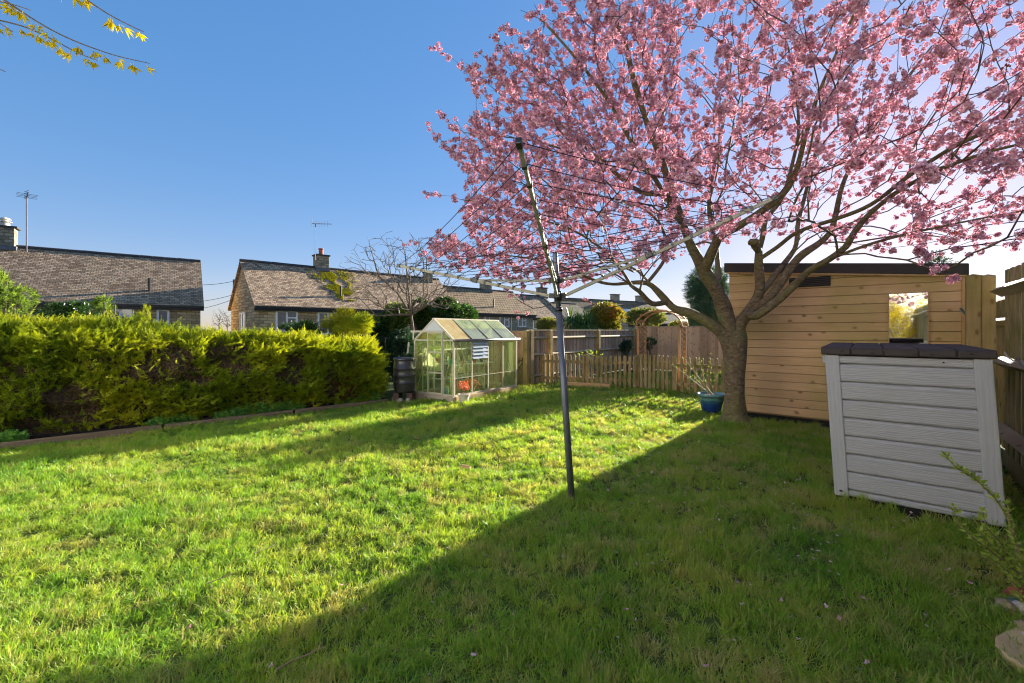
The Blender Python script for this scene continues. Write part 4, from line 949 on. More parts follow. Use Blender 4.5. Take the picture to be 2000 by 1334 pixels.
MB().lathe(g, [(.14, 0), (.15, .02), (.195, .24), (.205, .28), (.232, .285), (.238, .30), (.232, .325), (.205, .325), (.195, .29)], 40).build('pot', MT['glaze'], root, smooth=True)
MB().lathe(g, [(.2, .28), (.1, .30), (0, .305)], 20).build('compost', MT['compost'], root)
b = MB(); P = []
for tx, tz, ln in ((-.60, .92, 1), (-.5, .80, 1), (-.25, 1.05, 1), (-.12, 1.0, 1), (.05, .95, 1), (-.3, .7, 1), (.12, .8, 1), (-.42, 1.05, 1), (-.02, 1.12, 1)):
    e = g + V(tx, uni(-.2, .2), tz * .86); s = g + V(uni(-.06, .06), uni(-.06, .06), .28); pts = [s.lerp(e, t) + V(-.05 * math.sin(t * 3), 0, .05 * math.sin(t * 3)) for t in np.linspace(0, 1, 7)]
    b.tube(pts, np.linspace(.006, .0022, 7), 5)
    for p in pts[2:]:
        for _ in range(2): P.append(tuple(p + V(uni(-.03, .03), uni(-.03, .03), uni(-.02, .03))))
b.build('stems', MT['palestem'], root); crown_cloud('buds', MT['sapleaf'], [sprig_temp(3, .018, .010, .012)], P, [(uni(-1, 1), uni(-1, 1), 1) for _ in P], 1.0, root)
g = G(1413, 824); o = MB().lathe(g + Z * .06, [(.036 * math.sin(a) + .0003, -.036 * math.cos(a)) for a in np.linspace(0, math.pi, 12)], 18).build('glass_ball', MT['pebble'], smooth=True, loc=g); tag(o, 'small pale blue glass ball resting against the foot of the cherry trunk', 'ornament')
MT['render'] = plain('bounce_wall_render', (.86, .85, .83), .9, spec=.1, var=.05)  # near-white finish for the added house wall that bounces sunlight
# ------------------------------------------------------------ cherry tree
def build_cherry():
    root = empty('cherry_tree', V(3.27, 6.36, 0), 'large flowering cherry tree covered in pink blossom beside the shed', 'tree')
    T = Tree(); w = lambda l: ([tuple(W(a, b_, c)) for a, b_, c, r in l], [r for a, b_, c, r in l])
    tr = T.limb([(3.27, 6.36, -.06), (3.27, 6.36, .05), (3.27, 6.36, .18)] + [tuple(W(x, y, 6.36)) for x, y in ((1437, 770), (1435, 720), (1434, 685), (1436, 655), (1438, 634))], [.31, .225, .158, .134, .134, .150, .165, .11])
    limbs = {}
    def limb(nm, par, l): l = [(a_, b_, c_, r_ * .86) for a_, b_, c_, r_ in l]; limbs[nm] = T.limb(*w(l), par=par); return limbs[nm]
    a = limb('a', tr[-3], [(1425, 640, 6.36, .15), (1412, 597, 6.35, .125), (1394, 558, 6.3, .11), (1376, 530, 6.25, .10), (1361, 502, 6.2, .078), (1348, 477, 6.15, .07), (1338, 451, 6.1, .065), (1328, 418, 6.05, .06), (1318, 390, 6.0, .055), (1305, 350, 5.85, .05), (1288, 300, 5.7, .046), (1262, 235, 5.5, .042), (1240, 165, 5.3, .038), (1222, 90, 5.1, .034), (1195, 20, 4.9, .028), (1180, -60, 4.7, .02)])
    a1 = limb('a1b', a[8], [(1288, 378, 6.1, .045), (1251, 375, 6.2, .04), (1206, 341, 6.3, .033), (1170, 310, 6.35, .028), (1131, 277, 6.4, .024), (1064, 210, 6.4, .018), (1020, 140, 6.4, .012), (985, 82, 6.4, .008)])
    limb('a1c', a1[2], [(1176, 320, 6.1, .02), (1125, 300, 5.9, .016), (1060, 280, 5.7, .013), (1007, 270, 5.5, .010), (906, 259, 5.3, .006)])
    limb('a1d', a[7], [(1300, 330, 6.6, .045), (1290, 260, 6.9, .035), (1300, 170, 7.1, .028), (1290, 80, 7.2, .02), (1280, 0, 7.3, .015)])
    limb('a1e', a[6], [(1310, 400, 5.9, .035), (1280, 350, 5.6, .032), (1240, 290, 5.2, .027), (1190, 200, 4.9, .022), (1130, 120, 4.6, .016), (1060, 40, 4.4, .012)])
    limb('a2', a[3], [(1384, 507, 6.1, .08), (1397, 477, 5.95, .07), (1410, 459, 5.85, .062), (1443, 441, 5.6, .056), (1479, 418, 5.4, .05), (1512, 395, 5.2, .046), (1540, 365, 5.0, .042), (1560, 320, 4.8, .034), (1575, 260, 4.6, .027), (1600, 180, 4.3, .021), (1640, 90, 4.0, .015), (1680, 0, 3.7, .010)])
    limb('a3', a[2], [(1402, 540, 6.6, .05), (1398, 480, 6.9, .045), (1385, 400, 7.2, .04), (1400, 300, 7.5, .03), (1420, 200, 7.8, .022), (1430, 100, 8., .014)])
    b = limb('b', tr[-4], [(1418, 660, 6.36, .11), (1387, 632, 6.4, .085), (1351, 612, 6.5, .078), (1320, 604, 6.6, .068), (1304, 590, 6.65, .062), (1282, 566, 6.7, .05), (1264, 553, 6.7, .04), (1230, 552, 6.7, .034), (1198, 555, 6.7, .028), (1165, 549, 6.65, .024), (1120, 530, 6.6, .020), (1060, 510, 6.5, .016), (1000, 500, 6.4, .012), (930, 495, 6.3, .008), (850, 480, 6.2, .005)])
    limb('b2', b[4], [(1273, 593, 6.5, .045), (1249, 569, 6.4, .036), (1233, 558, 6.35, .03), (1216, 530, 6.3, .026), (1180, 490, 6.2, .022), (1120, 450, 6.1, .018), (1060, 430, 6.0, .014), (980, 400, 5.9, .01), (900, 390, 5.8, .006)])
    limb('b3', b[6], [(1300, 500, 6.9, .03), (1290, 440, 7.1, .024), (1240, 400, 7.3, .018), (1150, 380, 7.5, .012), (1080, 370, 7.6, .008)])
    c = limb('c', tr[-3], [(1445, 635, 6.3, .11), (1463, 610, 6.25, .088), (1481, 576, 6.2, .075), (1484, 546, 6.15, .07), (1482, 507, 6.1, .062), (1482, 490, 6.1, .052)])
    limb('c1', c[5], [(1489, 465, 6.1, .04), (1492, 445, 6.05, .038), (1496, 426, 6.0, .036), (1515, 405, 5.9, .032), (1530, 380, 5.8, .03), (1545, 330, 5.7, .026), (1560, 250, 5.6, .02), (1550, 150, 5.5, .014), (1530, 50, 5.4, .01)])
    limb('c2', c[4], [(1519, 482, 5.9, .032), (1545, 461, 5.7, .03), (1575, 446, 5.5, .028), (1632, 428, 5.1, .027), (1700, 400, 4.7, .025), (1780, 340, 4.2, .022), (1878, 279, 3.7, .02), (2000, 231, 3.2, .017), (2100, 190, 2.9, .012)])
    limb('knob', c[5], [(1474, 480, 5.95, .058), (1472, 470, 5.9, .05)])
    d = limb('d', c[2], [(1494, 563, 6.4, .055), (1517, 533, 6.5, .048), (1545, 497, 6.6, .042), (1555, 477, 6.65, .04), (1560, 430, 6.7, .034), (1580, 350, 6.8, .028), (1600, 260, 6.9, .022), (1610, 160, 7.0, .016)])
    e = limb('e', c[1], [(1494, 589, 6.1, .07), (1524, 553, 6.0, .065), (1550, 515, 5.9, .058), (1570, 495, 5.85, .055), (1601, 474, 5.8, .046), (1621, 454, 5.75, .04), (1632, 420, 5.7, .035), (1650, 350, 5.6, .028), (1700, 260, 5.5, .022), (1760, 170, 5.4, .016), (1820, 90, 5.3, .01)])
    g = limb('g', c[1], [(1478, 617, 6.0, .07), (1517, 587, 5.8, .06), (1555, 553, 5.6, .052), (1581, 528, 5.45, .048), (1619, 507, 5.2, .044), (1652, 482, 5.0, .04), (1667, 456, 4.9, .035), (1700, 416, 4.7, .03), (1760, 370, 4.4, .025), (1840, 330, 4.1, .02), (1920, 300, 3.8, .015), (2000, 280, 3.5, .011)])
    limb('g2', g[4], [(1690, 480, 5.0, .02), (1760, 460, 4.8, .017), (1850, 440, 4.5, .013), (1950, 420, 4.2, .009)])
    # trunk and limbs as smooth tapering tubes
    def smoothpath(ids):
        pts = [V(*T.p[i]) for i in ids]; rs = [T.r[i] for i in ids]; P, R = [], []
        for i in range(len(pts) - 1):
            p0, p1, p2, p3 = pts[max(i - 1, 0)], pts[i], pts[i + 1], pts[min(i + 2, len(pts) - 1)]
            n = max(2, int((p2 - p1).length / .07))
            for k in range(n):
                t = k / n; P.append(.5 * ((2 * p1) + (p2 - p0) * t + (2 * p0 - 5 * p1 + 4 * p2 - p3) * t * t + (-p0 + 3 * p1 - 3 * p2 + p3) * t ** 3)); R.append(rs[i] * (1 - t) + rs[i + 1] * t)
        P.append(pts[-1]); R.append(rs[-1]); return P, R
    m = MB(); P, R = smoothpath(tr); m.tube(P, R, 26, jit=.22); m.build('trunk', MT['bark'], root, smooth=True)
    for nm, ids in limbs.items():
        st = [T.par[ids[0]]] + ids; r0 = T.r[st[0]]; T.r[st[0]] = min(r0, T.r[ids[0]] * 1.08); P, R = smoothpath(st); T.r[st[0]] = r0
        m = MB(); m.tube(P, R, 14 if R[1] > .05 else 9, jit=.25 if R[1] > .04 else .1)
        if nm == 'knob': m.lathe(P[-1] - Z * .03, [(.03, -.04), (.066, -.02), (.072, .02), (.05, .05), (.0, .055)], 12)
        m.build('limb', MT['bark'], root, smooth=True)
    # crown: twig tips through the volume of the crown, joined to the nearest wood
    xl = lambda py: np.interp(py, [-200, 0, 60, 90, 135, 165, 215, 235, 290, 310, 380, 420, 445, 470, 505, 530, 560], [860, 905, 880, 862, 862, 930, 925, 850, 850, 905, 915, 890, 850, 800, 815, 900, 960])
    yb = lambda px: np.interp(px, [780, 830, 900, 1000, 1100, 1180, 1300, 1400, 1500, 1600, 1700, 1800, 2000, 2300], [480, 505, 530, 550, 560, 545, 520, 470, 450, 480, 490, 480, 470, 460])
    tips = []; tries = 0; per = {}
    while len(tips) < 3300 and tries < 400000:
        tries += 1
        r = 4.3 * math.sqrt(random.random()); an = uni(0, 6.2832); x = 3.15 + r * math.cos(an); y = 6.0 + r * math.sin(an)
        zt = 1.9 + 4.0 * math.sqrt(max(0, 1 - (r / 4.6) ** 2)); zb = 1.95 + .5 * max(0, 1 - r / 2.2); z = uni(zb, zt)
        if y < 1.9: continue
        if r < 1.3 and z < 3.0 and random.random() < .85: continue
        px, py = CX + F * x / y, HY - F * (z - CH) / y
        if px < xl(py) or py > yb(px): continue
        if (px > 2060 or py < -60) and random.random() < .55: continue
        if px > 1600 and py > 330 and random.random() < .35: continue
        if px < 1000 and 150 < py < 235 and random.random() < .7: continue
        tips.append(np.array([x, y, z]))
    extra = 0
    while extra < 1000:
        px, py, y = uni(870, 1330), uni(-60, 420), uni(4.1, 7.6); x, z = (px - CX) / F * y, CH + (HY - py) / F * y
        r = math.hypot(x - 3.15, y - 6.0); zt = 2.1 + 4.1 * math.sqrt(max(0, 1 - (r / 4.9) ** 2))
        if r > 4.6 or z > zt or px < xl(py): continue
        tips.append(np.array([x, y, z])); extra += 1
    tips += [np.array(W(*t)) for t in ((1003, 612, 6.1), (1010, 585, 6.1), (1018, 560, 6.15), (1175, 603, 6.3), (852, 92, 5.9), (835, 97, 5.9), (848, 262, 5.3), (838, 240, 5.3), (858, 215, 5.4), (785, 487, 6.2), (800, 470, 6.2), (820, 500, 6.2), (826, 375, 5.9), (1835, 536, 3.7), (1875, 548, 3.7), (1835, 500, 3.8), (1080, 590, 6.3), (1140, 580, 6.4), (1060, 600, 6.2), (1950, 480, 3.6), (1900, 470, 3.8), (1690, 495, 4.6), (1640, 500, 4.8))]
    T.grow(tips, bf=.30, seg=.15, wob=.06, rise=.03, skip=8, ang=.8); T.radii(.0022, .40, .03)
    n = len(T.p); new = list(range(T.n0, n)); print('cherry nodes', n)
    big = [i for i in new if T.R[i] > .006]; small = [i for i in new if T.R[i] <= .006]
    v1, q1 = T.mesh_edges(big, 6); v2, q2 = T.mesh_edges(small, 3)
    np_mesh('branches', v1, q1, None, MT['bark'], root, smooth=True); np_mesh('twigs', v2, q2, None, MT['twig'], root)
    # blossom pompons
    temps = []
    for k in range(6):
        qd, ms = [], []; nf = 13
        for f in range(nf):
            ph = math.acos(1 - 2 * (f + .5) / nf); th = f * 2.4 + uni(-.3, .3); d = V(math.sin(ph) * math.cos(th), math.sin(ph) * math.sin(th), math.cos(ph) * uni(.6, 1.1)) * uni(.55, 1.25); _, s, u = frame(d)
            for rr, npet, cup in ((uni(.8, 1.15), 6, uni(.2, .8)), (.62, 4, .9)):
                a0 = uni(0, 6)
                for j in range(npet):
                    a_ = a0 + j * 6.283 / npet; o = s * math.cos(a_) + u * math.sin(a_); pd_ = (o + d.normalized() * cup).normalized()
                    qd.append(xf(leaf(.017 * rr, .014 * rr, .25), pd_, d * .024, d.normalized() + o * .01)); ms.append(0)
            qd.append(xf(leaf(.02, .004), d, d * .004)); ms.append(1)
        temps.append(quads(qd, ms))
    bud = []
    for k in range(2):
        qd = [xf(leaf(.016, .008), V(uni(-1, 1), uni(-1, 1), uni(-1, .3)), (uni(-.01, .01), uni(-.01, .01), uni(-.012, 0))) for _ in range(5)]; bud.append(quads(qd, [1] * 5))
    P, D, S, K = [], [], [], []; has = set(T.par)
    for i in new:
        if T.cnt[i] > 7: continue
        p = np.array(T.p[i]); q = np.array(T.p[T.par[i]]); x, y, z = p; px, py = CX + F * x / y, HY - F * (z - CH) / y
        cl = noise.noise(V(*p) * 1.6); pr = .95 if T.cnt[i] <= 3 else .6
        if y < 3.6: pr *= .8
        if 1150 < px < 1480 and py > 360: pr *= .42
        if 1480 < px < 1650 and py > 330: pr *= .5
        pr *= .86 + 1.2 * cl
        m = 3
        for _ in range(m):
            if random.random() < pr:
                t = random.random(); c_ = p * t + q * (1 - t) + rng.normal(size=3) * .022 - np.array([0, 0, .018])
                P.append(c_); D.append(rng.normal(size=3)); S.append(uni(.62, 1.18) * (1.15 if random.random() < .25 else 1)); K.append(random.randrange(6))
        if i not in has and random.random() < .6:
            for _ in range(3): P.append(p + (q - p) * uni(0, .8)); D.append(rng.normal(size=3)); S.append(uni(.8, 1.3)); K.append(6 + random.randrange(2))
    print('blossoms', len(P))
    v, q, m = stamp(temps + bud, P, rot_dir(D), S, K); np_mesh('blossom', v, q, m, [MT['petal'], MT['bud']], root)
build_cherry()

# ------------------------------------------------------------ houses
def house(lab, P0, ang, length, depth, ze, zr, roof, wall, wins=(), gwins=(), chims=(), z0=-.1, ov=.22, gut=True, cat='house', vents=()):
    a = math.radians(ang); ax = V(math.sin(a), math.cos(a), 0); bk = V(-ax.y, ax.x, 0); P0 = Vector(P0); root = empty('house', P0, lab, cat)
    at = lambda s, t, z=0: P0 + ax * s + bk * t + Z * z
    def sx(px, t=0):
        r = (px - CX) / F; o = P0 + bk * t; return (r * o.y - o.x) / (ax.x - r * ax.y)
    rise = (zr - ze) / (depth / 2 + ov); zw = ze + .0
    MB().prism([at(.12, ov, z0), at(.12, depth + ov, z0), at(.12, depth + ov, zw + rise * ov - .12), at(.12, depth / 2 + ov, zr - .12), at(.12, ov, zw + rise * ov - .12)], ax * (length - .24)).build('wall', MT[wall], root)
    hd = depth / 2 + ov
    b = MB(); b.prism([at(0, 0, ze), at(0, hd, zr), at(0, hd, zr - .10), at(0, .02, ze - .08)], ax * length); b.prism([at(0, 2 * hd, ze), at(0, 2 * hd - .02, ze - .08), at(0, hd, zr - .1), at(0, hd, zr)], ax * length)
    b.build('roof', MT[roof], root)
    b = MB(); n = int(length / .45)
    for i in range(n): b.tube([at(length * i / n, hd, zr - .03 + uni(-.008, .008)), at(length * (i + 1) / n - .01, hd, zr - .03)], [.10, .095], 8)
    b.build('ridge_tiles', MT['ridge'], root)
    if gut:
        g = MB().beam(at(0, -.05, ze - .07), at(length, -.05, ze - .07), .11, .08).beam(at(0, .05, ze - .16), at(length, .05, ze - .16), .03, .14); g.build('gutter', MT['gutter'], root)
    for x0, x1, za, zb, npn in wins:
        s0, s1 = sorted((sx(x0, ov), sx(x1, ov))); c = at((s0 + s1) / 2, ov - .005, (za + zb) / 2); wd = s1 - s0; h = zb - za
        b = MB(); fw = .075
        for z in (za + fw / 2, zb - fw / 2): b.box(at((s0 + s1) / 2, ov - .015, z), (wd, .06, fw), (ax, bk, Z))
        for k in range(npn + 1): b.box(at(s0 + fw / 2 + (wd - fw) * k / npn, ov - .018, (za + zb) / 2), (fw, .06, h - .002), (ax, bk, Z))
        if npn > 1: b.box(at(s1 - wd / npn / 2, ov - .012, zb - h * .35), (wd / npn, .05, .06), (ax, bk, Z))
        f = b.build('window', MT['white'], root); MB().box(c, (wd - .06, .02, h - .06), (ax, bk, Z)).build('pane', MT['pane'], f)
        MB().box(at((s0 + s1) / 2, ov - .03, za - .05), (wd + .16, .12, .06), (ax, bk, Z)).build('sill', MT['stonegrey'], f)
    for t0, t1, za, zb in gwins:
        b = MB(); 
        for z in (za, zb): b.box(at(.10, (t0 + t1) / 2, z), (.06, t1 - t0 + .07, .07), (ax, bk, Z))
        for t in (t0, (t0 + t1) / 2, t1): b.box(at(.098, t, (za + zb) / 2), (.06, .07, zb - za), (ax, bk, Z))
        f = b.build('window', MT['white'], root); MB().box(at(.11, (t0 + t1) / 2, (za + zb) / 2), (.03, t1 - t0, zb - za), (ax, bk, Z)).build('pane', MT['curtain'], f)
    cs = []
    for x0, x1, h, pots, cm in chims:
        s0, s1 = sorted((sx(x0, hd), sx(x1, hd))); s = (s0 + s1) / 2; w_ = min(max(s1 - s0, .4), 1.3); w2 = min(.55, w_)
        b = MB(); b.box(at(s, hd, zr - .4 + (h + .4) / 2), (w_ * .85, w2, h + .4), (ax, bk, Z)); c = b.build('chimney', MT[cm], root, bevel=.01)
        MB().box(at(s, hd, zr + h + .02), (w_ * .98, w2 + .1, .07), (ax, bk, Z)).build('capping', MT['ridge'], c)
        MB().box(at(s, hd, zr - .12), (w_ * .95, w2 + .12, .16), (ax, bk, Z)).build('flashing', MT['lead'], c)
        for k in range(pots):
            q = at(s + (k - (pots - 1) / 2) * .35, hd, zr + h + .04); MB().lathe(q, [(.13, 0), (.12, .05), (.11, .30), (.14, .31), (.14, .36), (.1, .37)], 14).build('chimney_pot', MT['terracotta'], c)
        cs.append((at, s, hd, zr + h))
    for x0, t in vents:
        s = sx(x0, t); z = ze + rise * t; MB().tube([at(s, t, z - .05), at(s, t, z + .55)], [.05, .05], 8).build('soil_pipe', MT['gutter'], root)
    return root, at, sx, hd, cs, ax, bk, rise
a1 = math.radians(52); e1 = V(-13.8, 19.5, 0) - V(math.sin(a1), math.cos(a1), 0) * 13
r = house('bungalow with a long mottled brown tiled roof and wide stone chimney at the far left', e1, 52, 13, 5.2, 2.5, 4.85, 'roof_grey', 'stone', wins=((208, 262, 1.35, 2.36, 2), (306, 331, 1.3, 2.30, 1)), chims=((-70, 50, .72, 0, 'chimney'),), vents=((292, .75),))
at, s, hd, zt = r[4][0]
q = at(s + .25, hd, zt + .05); m = MB().lathe(q, [(.15, 0), (.13, .14), (.13, .16), (.2, .18), (.2, .2), (.1, .22), (.1, .26), (.18, .28), (.15, .33), (.03, .38)], 16)
o = m.build('chimney_cowl', MT['pot'], loc=q); tag(o, 'stacked metal and terracotta cowl on the wide stone chimney at the far left', 'chimney cowl')
a2 = V(math.sin(math.radians(46)), math.cos(math.radians(46)), 0); H2 = V(-11.07, 18.7, 0)
r2 = house('stone bungalow with a mottled grey brown roof and a moss covered strip below its chimney', H2, 46, 11.2, 4.7, 2.48, 4.72, 'roof_moss', 'stone', wins=((538, 581, 1.35, 2.3, 2), (620, 660, 1.2, 2.28, 2), (720, 742, 1.3, 2.25, 2)), gwins=((2.0, 3.0, 1.25, 2.2),), chims=((613, 641, .62, 1, 'chimney'),), vents=((666, .7),))
# moss streak below the chimney
atm, sxm, hd2, rise2 = r2[1], r2[2], r2[3], r2[7]; P, D = [], []
for _ in range(2600):
    t = random.random() ** .8; s = sxm(628, hd2) + .28 + random.gauss(0, .30 + .25 * (1 - t)) * (1.1 - t * .6); tt = hd2 - .12 - t * 2.0
    if noise.noise(V(s * 2.2, tt * 2.2, 4)) < -.16 + .1 * t: continue
    P.append(tuple(atm(s + t * .25, tt, 2.48 + rise2 * tt + .01))); D.append((uni(-1, 1), uni(-1, 1), .8))
o = crown_cloud('moss', MT['moss'], [sprig_temp(6, .06, .05, .03, 1.5)], P, D, .8, r2[0])
H3 = H2 + a2 * 11.2
r3 = house('stone house with a plain brown tiled roof behind the greenhouse', H3, 46, 6.6, 4.4, 2.5, 4.28, 'roof_brown', 'stonegrey', wins=((946, 956, 1.62, 2.36, 1), (975, 994, 1.62, 2.36, 2), (1011, 1027, 1.62, 2.36, 2)), chims=((829, 842, .75, 0, 'chimney'), (940, 957, .62, 0, 'chimney')), vents=((964, .6),), z0=-.1)
m = MB().tube([r3[1](r3[2](998, .2), .17, 0), r3[1](r3[2](998, .2), .17, 2.4)], [.035, .035], 8).build('downpipe', MT['white'], r3[0])
H4 = W(1030, 645, 33.5); H4.z = 0
r4 = house('set back house with dark mottled roof and pale verge behind the airer pole', H4, 50, 4.2, 5.2, 2.4, 4.4, 'roof_grey', 'stone', wins=((1041, 1052, 1.5, 2.25, 2), (1068, 1074, 1.9, 2.3, 1)), chims=((1050, 1066, .7, 1, 'chimney'),))
MB().beam(r4[1](4.22, 0, 2.45), r4[1](4.22, r4[3], 4.44), .2, .12).build('verge', MT['roof_pale'], r4[0])
H4b = W(1086, 645, 40); H4b.z = 0
house('plain pale brown roof just right of the pale verge, behind the spiky tree', H4b, 52, 5.5, 5, 2.5, 4.15, 'roof_pale', 'stone')
H5 = W(1128, 645, 44); H5.z = 0
r5 = house('long distant house with a pale brown roof behind the red leaved bush', H5, 57, 15, 6, 2.5, 4.9, 'roof_brown', 'stone', chims=((1194, 1208, .7, 0, 'stonegrey'), (1243, 1256, .7, 0, 'stonegrey')))
MB().box(r5[1](r5[2](1226, 1.4), 1.35, 2.5 + r5[7] * 1.4 + .04), (1.2, .9, .05), (r5[5], (r5[6] + Z * r5[7]).normalized(), r5[5].cross(r5[6] + Z * r5[7]).normalized())).build('roof_light', MT['louvre'], r5[0])
H6 = W(1228, 645, 34); H6.z = 0
house('low outbuilding with a pale tiled roof seen through the rose arch', H6, 70, 6.5, 5, 1.95, 2.9, 'roof_pale', 'stonegrey', wins=((1240, 1250, 1.2, 1.8, 1), (1262, 1274, 1.2, 1.8, 2)))
H7 = W(1296, 645, 52); H7.z = 0
# aerials, utility pole
def aerial(base, h, lab, n, el, big=False):
    base = Vector(base); root = empty('tv_aerial', base, lab, 'aerial'); MB().tube([base, base + Z * h], [.022, .018], 8).build('mast', MT['antenna'], root)
    b = MB(); t = base + Z * h; d = V(math.cos(el), math.sin(el), .05).normalized(); b.beam(t - d * .15, t + d * .75, .025, .025)
    for i in range(n):
        c = t + d * (-.1 + .8 * i / n); b.beam(c - Z * .16 if not big else c - d.cross(Z) * .28, c + Z * .16 if not big else c + d.cross(Z) * .28, .012, .012, d)
    if not big:
        for k in range(4): c = t - d * .15 + Z * (-.18 + .12 * k); b.beam(c - d.cross(Z) * .2, c + d.cross(Z) * .2, .01, .01)
    b.build('array', MT['antenna'], root)
    if big:
        b = MB()
        for k in range(5): c = t + Z * (-.02 + .07 * k) - d * .1; b.beam(c - V(.2, -.1, 0), c + V(.2, -.1, 0), .014, .014)
        b.build('reflector', MT['antenna'], root)
q = W(52, 492, 17.2); aerial(q, (492 - 385) / F * 17.2, 'tall mast with a rack shaped tv aerial beside the wide chimney at the far left', 4, 5.6, True)
q = W(616, 508, 21.5); aerial(q, (508 - 437) / F * 21.5, 'thin mast with a small tv aerial beside the chimney with the terracotta pot', 6, .3)
UP = W(458.5, 645, 27); UP.z = 0; root = empty('utility_pole', UP, 'wooden utility pole against the gable of the mossy roofed bungalow carrying wires', 'utility pole')
tz = W(458, 546, 27).z; MB().tube([UP, V(UP.x, UP.y, tz)], [.13, .10], 12).build('pole', MT['bareb'], root, smooth=True)
for y0, y1, s_ in ((549, 549, .25), (575, 590, .2), (583, 604, .3)):
    p, q = W(458, y0, 27), W(330, y1, 30); b = MB(); b.tube([p.lerp(q, t) - Z * s_ * 4 * t * (1 - t) for t in np.linspace(0, 1, 10)], .014, 4); b.build('wire', MT['gutter'], root)

# ------------------------------------------------------------ trees and shrubs behind
def bare_tree(name, base, trunk, r0, c, rad, ntips, lab, mat='bareb', rt=.004, bf=.25, seg=.25, parts=True, group=None, zmin=0, extra=()):
    base = Vector(base); root = empty(name, base, lab, 'tree', group); T = Tree()
    pts = [tuple(base)] + trunk; rs = np.linspace(r0, r0 * .55, len(pts)); ids = T.limb(pts, rs)
    for par, l in extra: T.limb([tuple(p) for p in l], np.linspace(r0 * .45, r0 * .16, len(l)), par=ids[par])
    tips = []
    while len(tips) < ntips:
        d = rng.normal(size=3); d /= np.linalg.norm(d); p = np.array(c) + d * np.array(rad) * rng.random() ** .4
        if p[2] > zmin: tips.append(p)
    T.grow(tips, bf=bf, seg=seg, wob=.22, rise=.16, ang=.4); T.radii(rt, .45, r0 * .5)
    n = len(T.p); v, q = T.mesh_edges(list(range(1, T.n0)), 10); np_mesh('trunk', v, q, None, MT[mat], root, smooth=True)
    v, q = T.mesh_edges(list(range(T.n0, n)), 4); np_mesh('branches', v, q, None, MT[mat], root); return T
X = lambda x, y, d: tuple(W(x, y, d))
bt = V(*X(806, 645, 10.6)); bt.z = 0
bare_tree('bare_tree', bt, [X(806, 640, 10.6), X(803, 615, 10.6)], .05, X(790, 545, 10.6), (1.6, 1.3, 1.15), 1000, 'bare spreading fruit tree with arching twigs behind the greenhouse', rt=.0035, zmin=1.9,
          extra=((2, [X(775, 570, 10.4), X(740, 540, 10.2), X(722, 480, 10.1)]), (2, [X(797, 560, 10.7), X(792, 500, 10.8), (X(785, 470, 10.9))]), (2, [X(835, 575, 10.8), X(838, 520, 11.0)]), (2, [X(770, 615, 10.3), X(735, 617, 10.2), X(700, 580, 10.1)]), (2, [X(850, 585, 10.6), X(885, 555, 10.6)])))
for px, y, h, w_, lab in ((428, 600, 3.6, 2.2, 'hazy bare tree far away in the gap between the bungalows, nearer the left roof'), (444, 604, 2.6, 1.8, 'smaller hazy bare tree far away beside the utility pole')):
    b0 = V(*X(px, 645, 70)); b0.z = 0; bare_tree('bare_tree', b0, [(b0.x, 70, 1.5), (b0.x, 70, 2.5)], .12, (b0.x, 70, 3.0), (w_ * .6, 1, h * .6), 150, lab, rt=.012, zmin=2.0)
sp_big = [sprig_temp(8, .075, .035, .07, 1.2) for _ in range(4)]; sp_sm = [sprig_temp(9, .035, .016, .05, 1.1) for _ in range(4)]; sp_th = [sprig_temp(12, .05, .006, .07, .9) for _ in range(4)]
def shrub(name, px, py, d, rad, n, mat, lab, temps=None, s=1.0, clump=9, cat='shrub', twist=None, stem=.03):
    c = W(px, py, d); base = V(c.x, c.y, 0); root = empty(name, base, lab, cat)
    P, D = blob_points(c, rad, n, clump=clump, zmin=.1)
    crown_cloud('leaves', MT[mat], temps or sp_big, P, D, rng.uniform(.7, 1.2, len(P)) * s, root, twist=twist)
    b = MB()
    for k in range(7):
        e = c + V(uni(-.6, .6) * rad[0], uni(-.6, .6) * rad[1], uni(-.2, .6) * rad[2]); m_ = base.lerp(e, .5) + V(uni(-.1, .1), uni(-.1, .1), 0); b.tube([base + V(uni(-.08, .08), 0, 0), m_, e], [stem, stem * .7, stem * .3], 6)
    b.build('stems', MT['bareb'], root); return root
shrub('laurel_bush', 872, 622, 12.4, (.95, .8, .62), 2600, 'laurel', 'large glossy dark laurel rising behind the greenhouse roof', clump=12)
shrub('laurel_bush', 815, 618, 11.6, (.42, .5, .42), 800, 'laurel', 'smaller dark evergreen between the bare trunk and the large laurel', clump=7)
shrub('evergreen_bush', 745, 640, 11.0, (.62, .5, .45), 1300, 'laurel', 'dark glossy bush behind the far end of the hedge, below the bare tree', clump=9)
shrub('evergreen_bush', 778, 620, 11.2, (.32, .4, .38), 500, 'bright', 'bright green leafy bush under the bare tree left of its trunk', clump=6)
shrub('evergreen_bush', 775, 672, 10.2, (.55, .5, .38), 1300, 'bluegreen', 'blue green bush behind the water butt', sp_sm, 1.5, clump=8)
shrub('evergreen_bush', 792, 715, 9.9, (.5, .3, .45), 900, 'bluegreen', 'shadowed blue green bush between the water butt and the greenhouse', sp_sm, 1.5)
shrub('conifer_bush', 672, 634, 9.6, (.42, .4, .24), 620, 'golden', 'golden yellow conifer rising above the middle of the hedge end', sp_th, 1.5, clump=7)
shrub('conifer_bush', 700, 640, 9.4, (.45, .3, .25), 700, 'hedge', 'green feathery bush behind the right end of the hedge', sp_th, 1.4, clump=7)
shrub('evergreen_bush', 590, 642, 9.0, (.6, .3, .12), 420, 'laurel', 'low dark ivy mass on top of the hedge in front of the mossy roofed bungalow', sp_sm, 1.3, clump=8)
shrub('leafy_shrub', 150, 613, 8.4, (.95, .4, .18), 480, 'laurel', 'dark leafy climber on the hedge top below the left bungalow gutter', sp_sm, 1.5, clump=9)
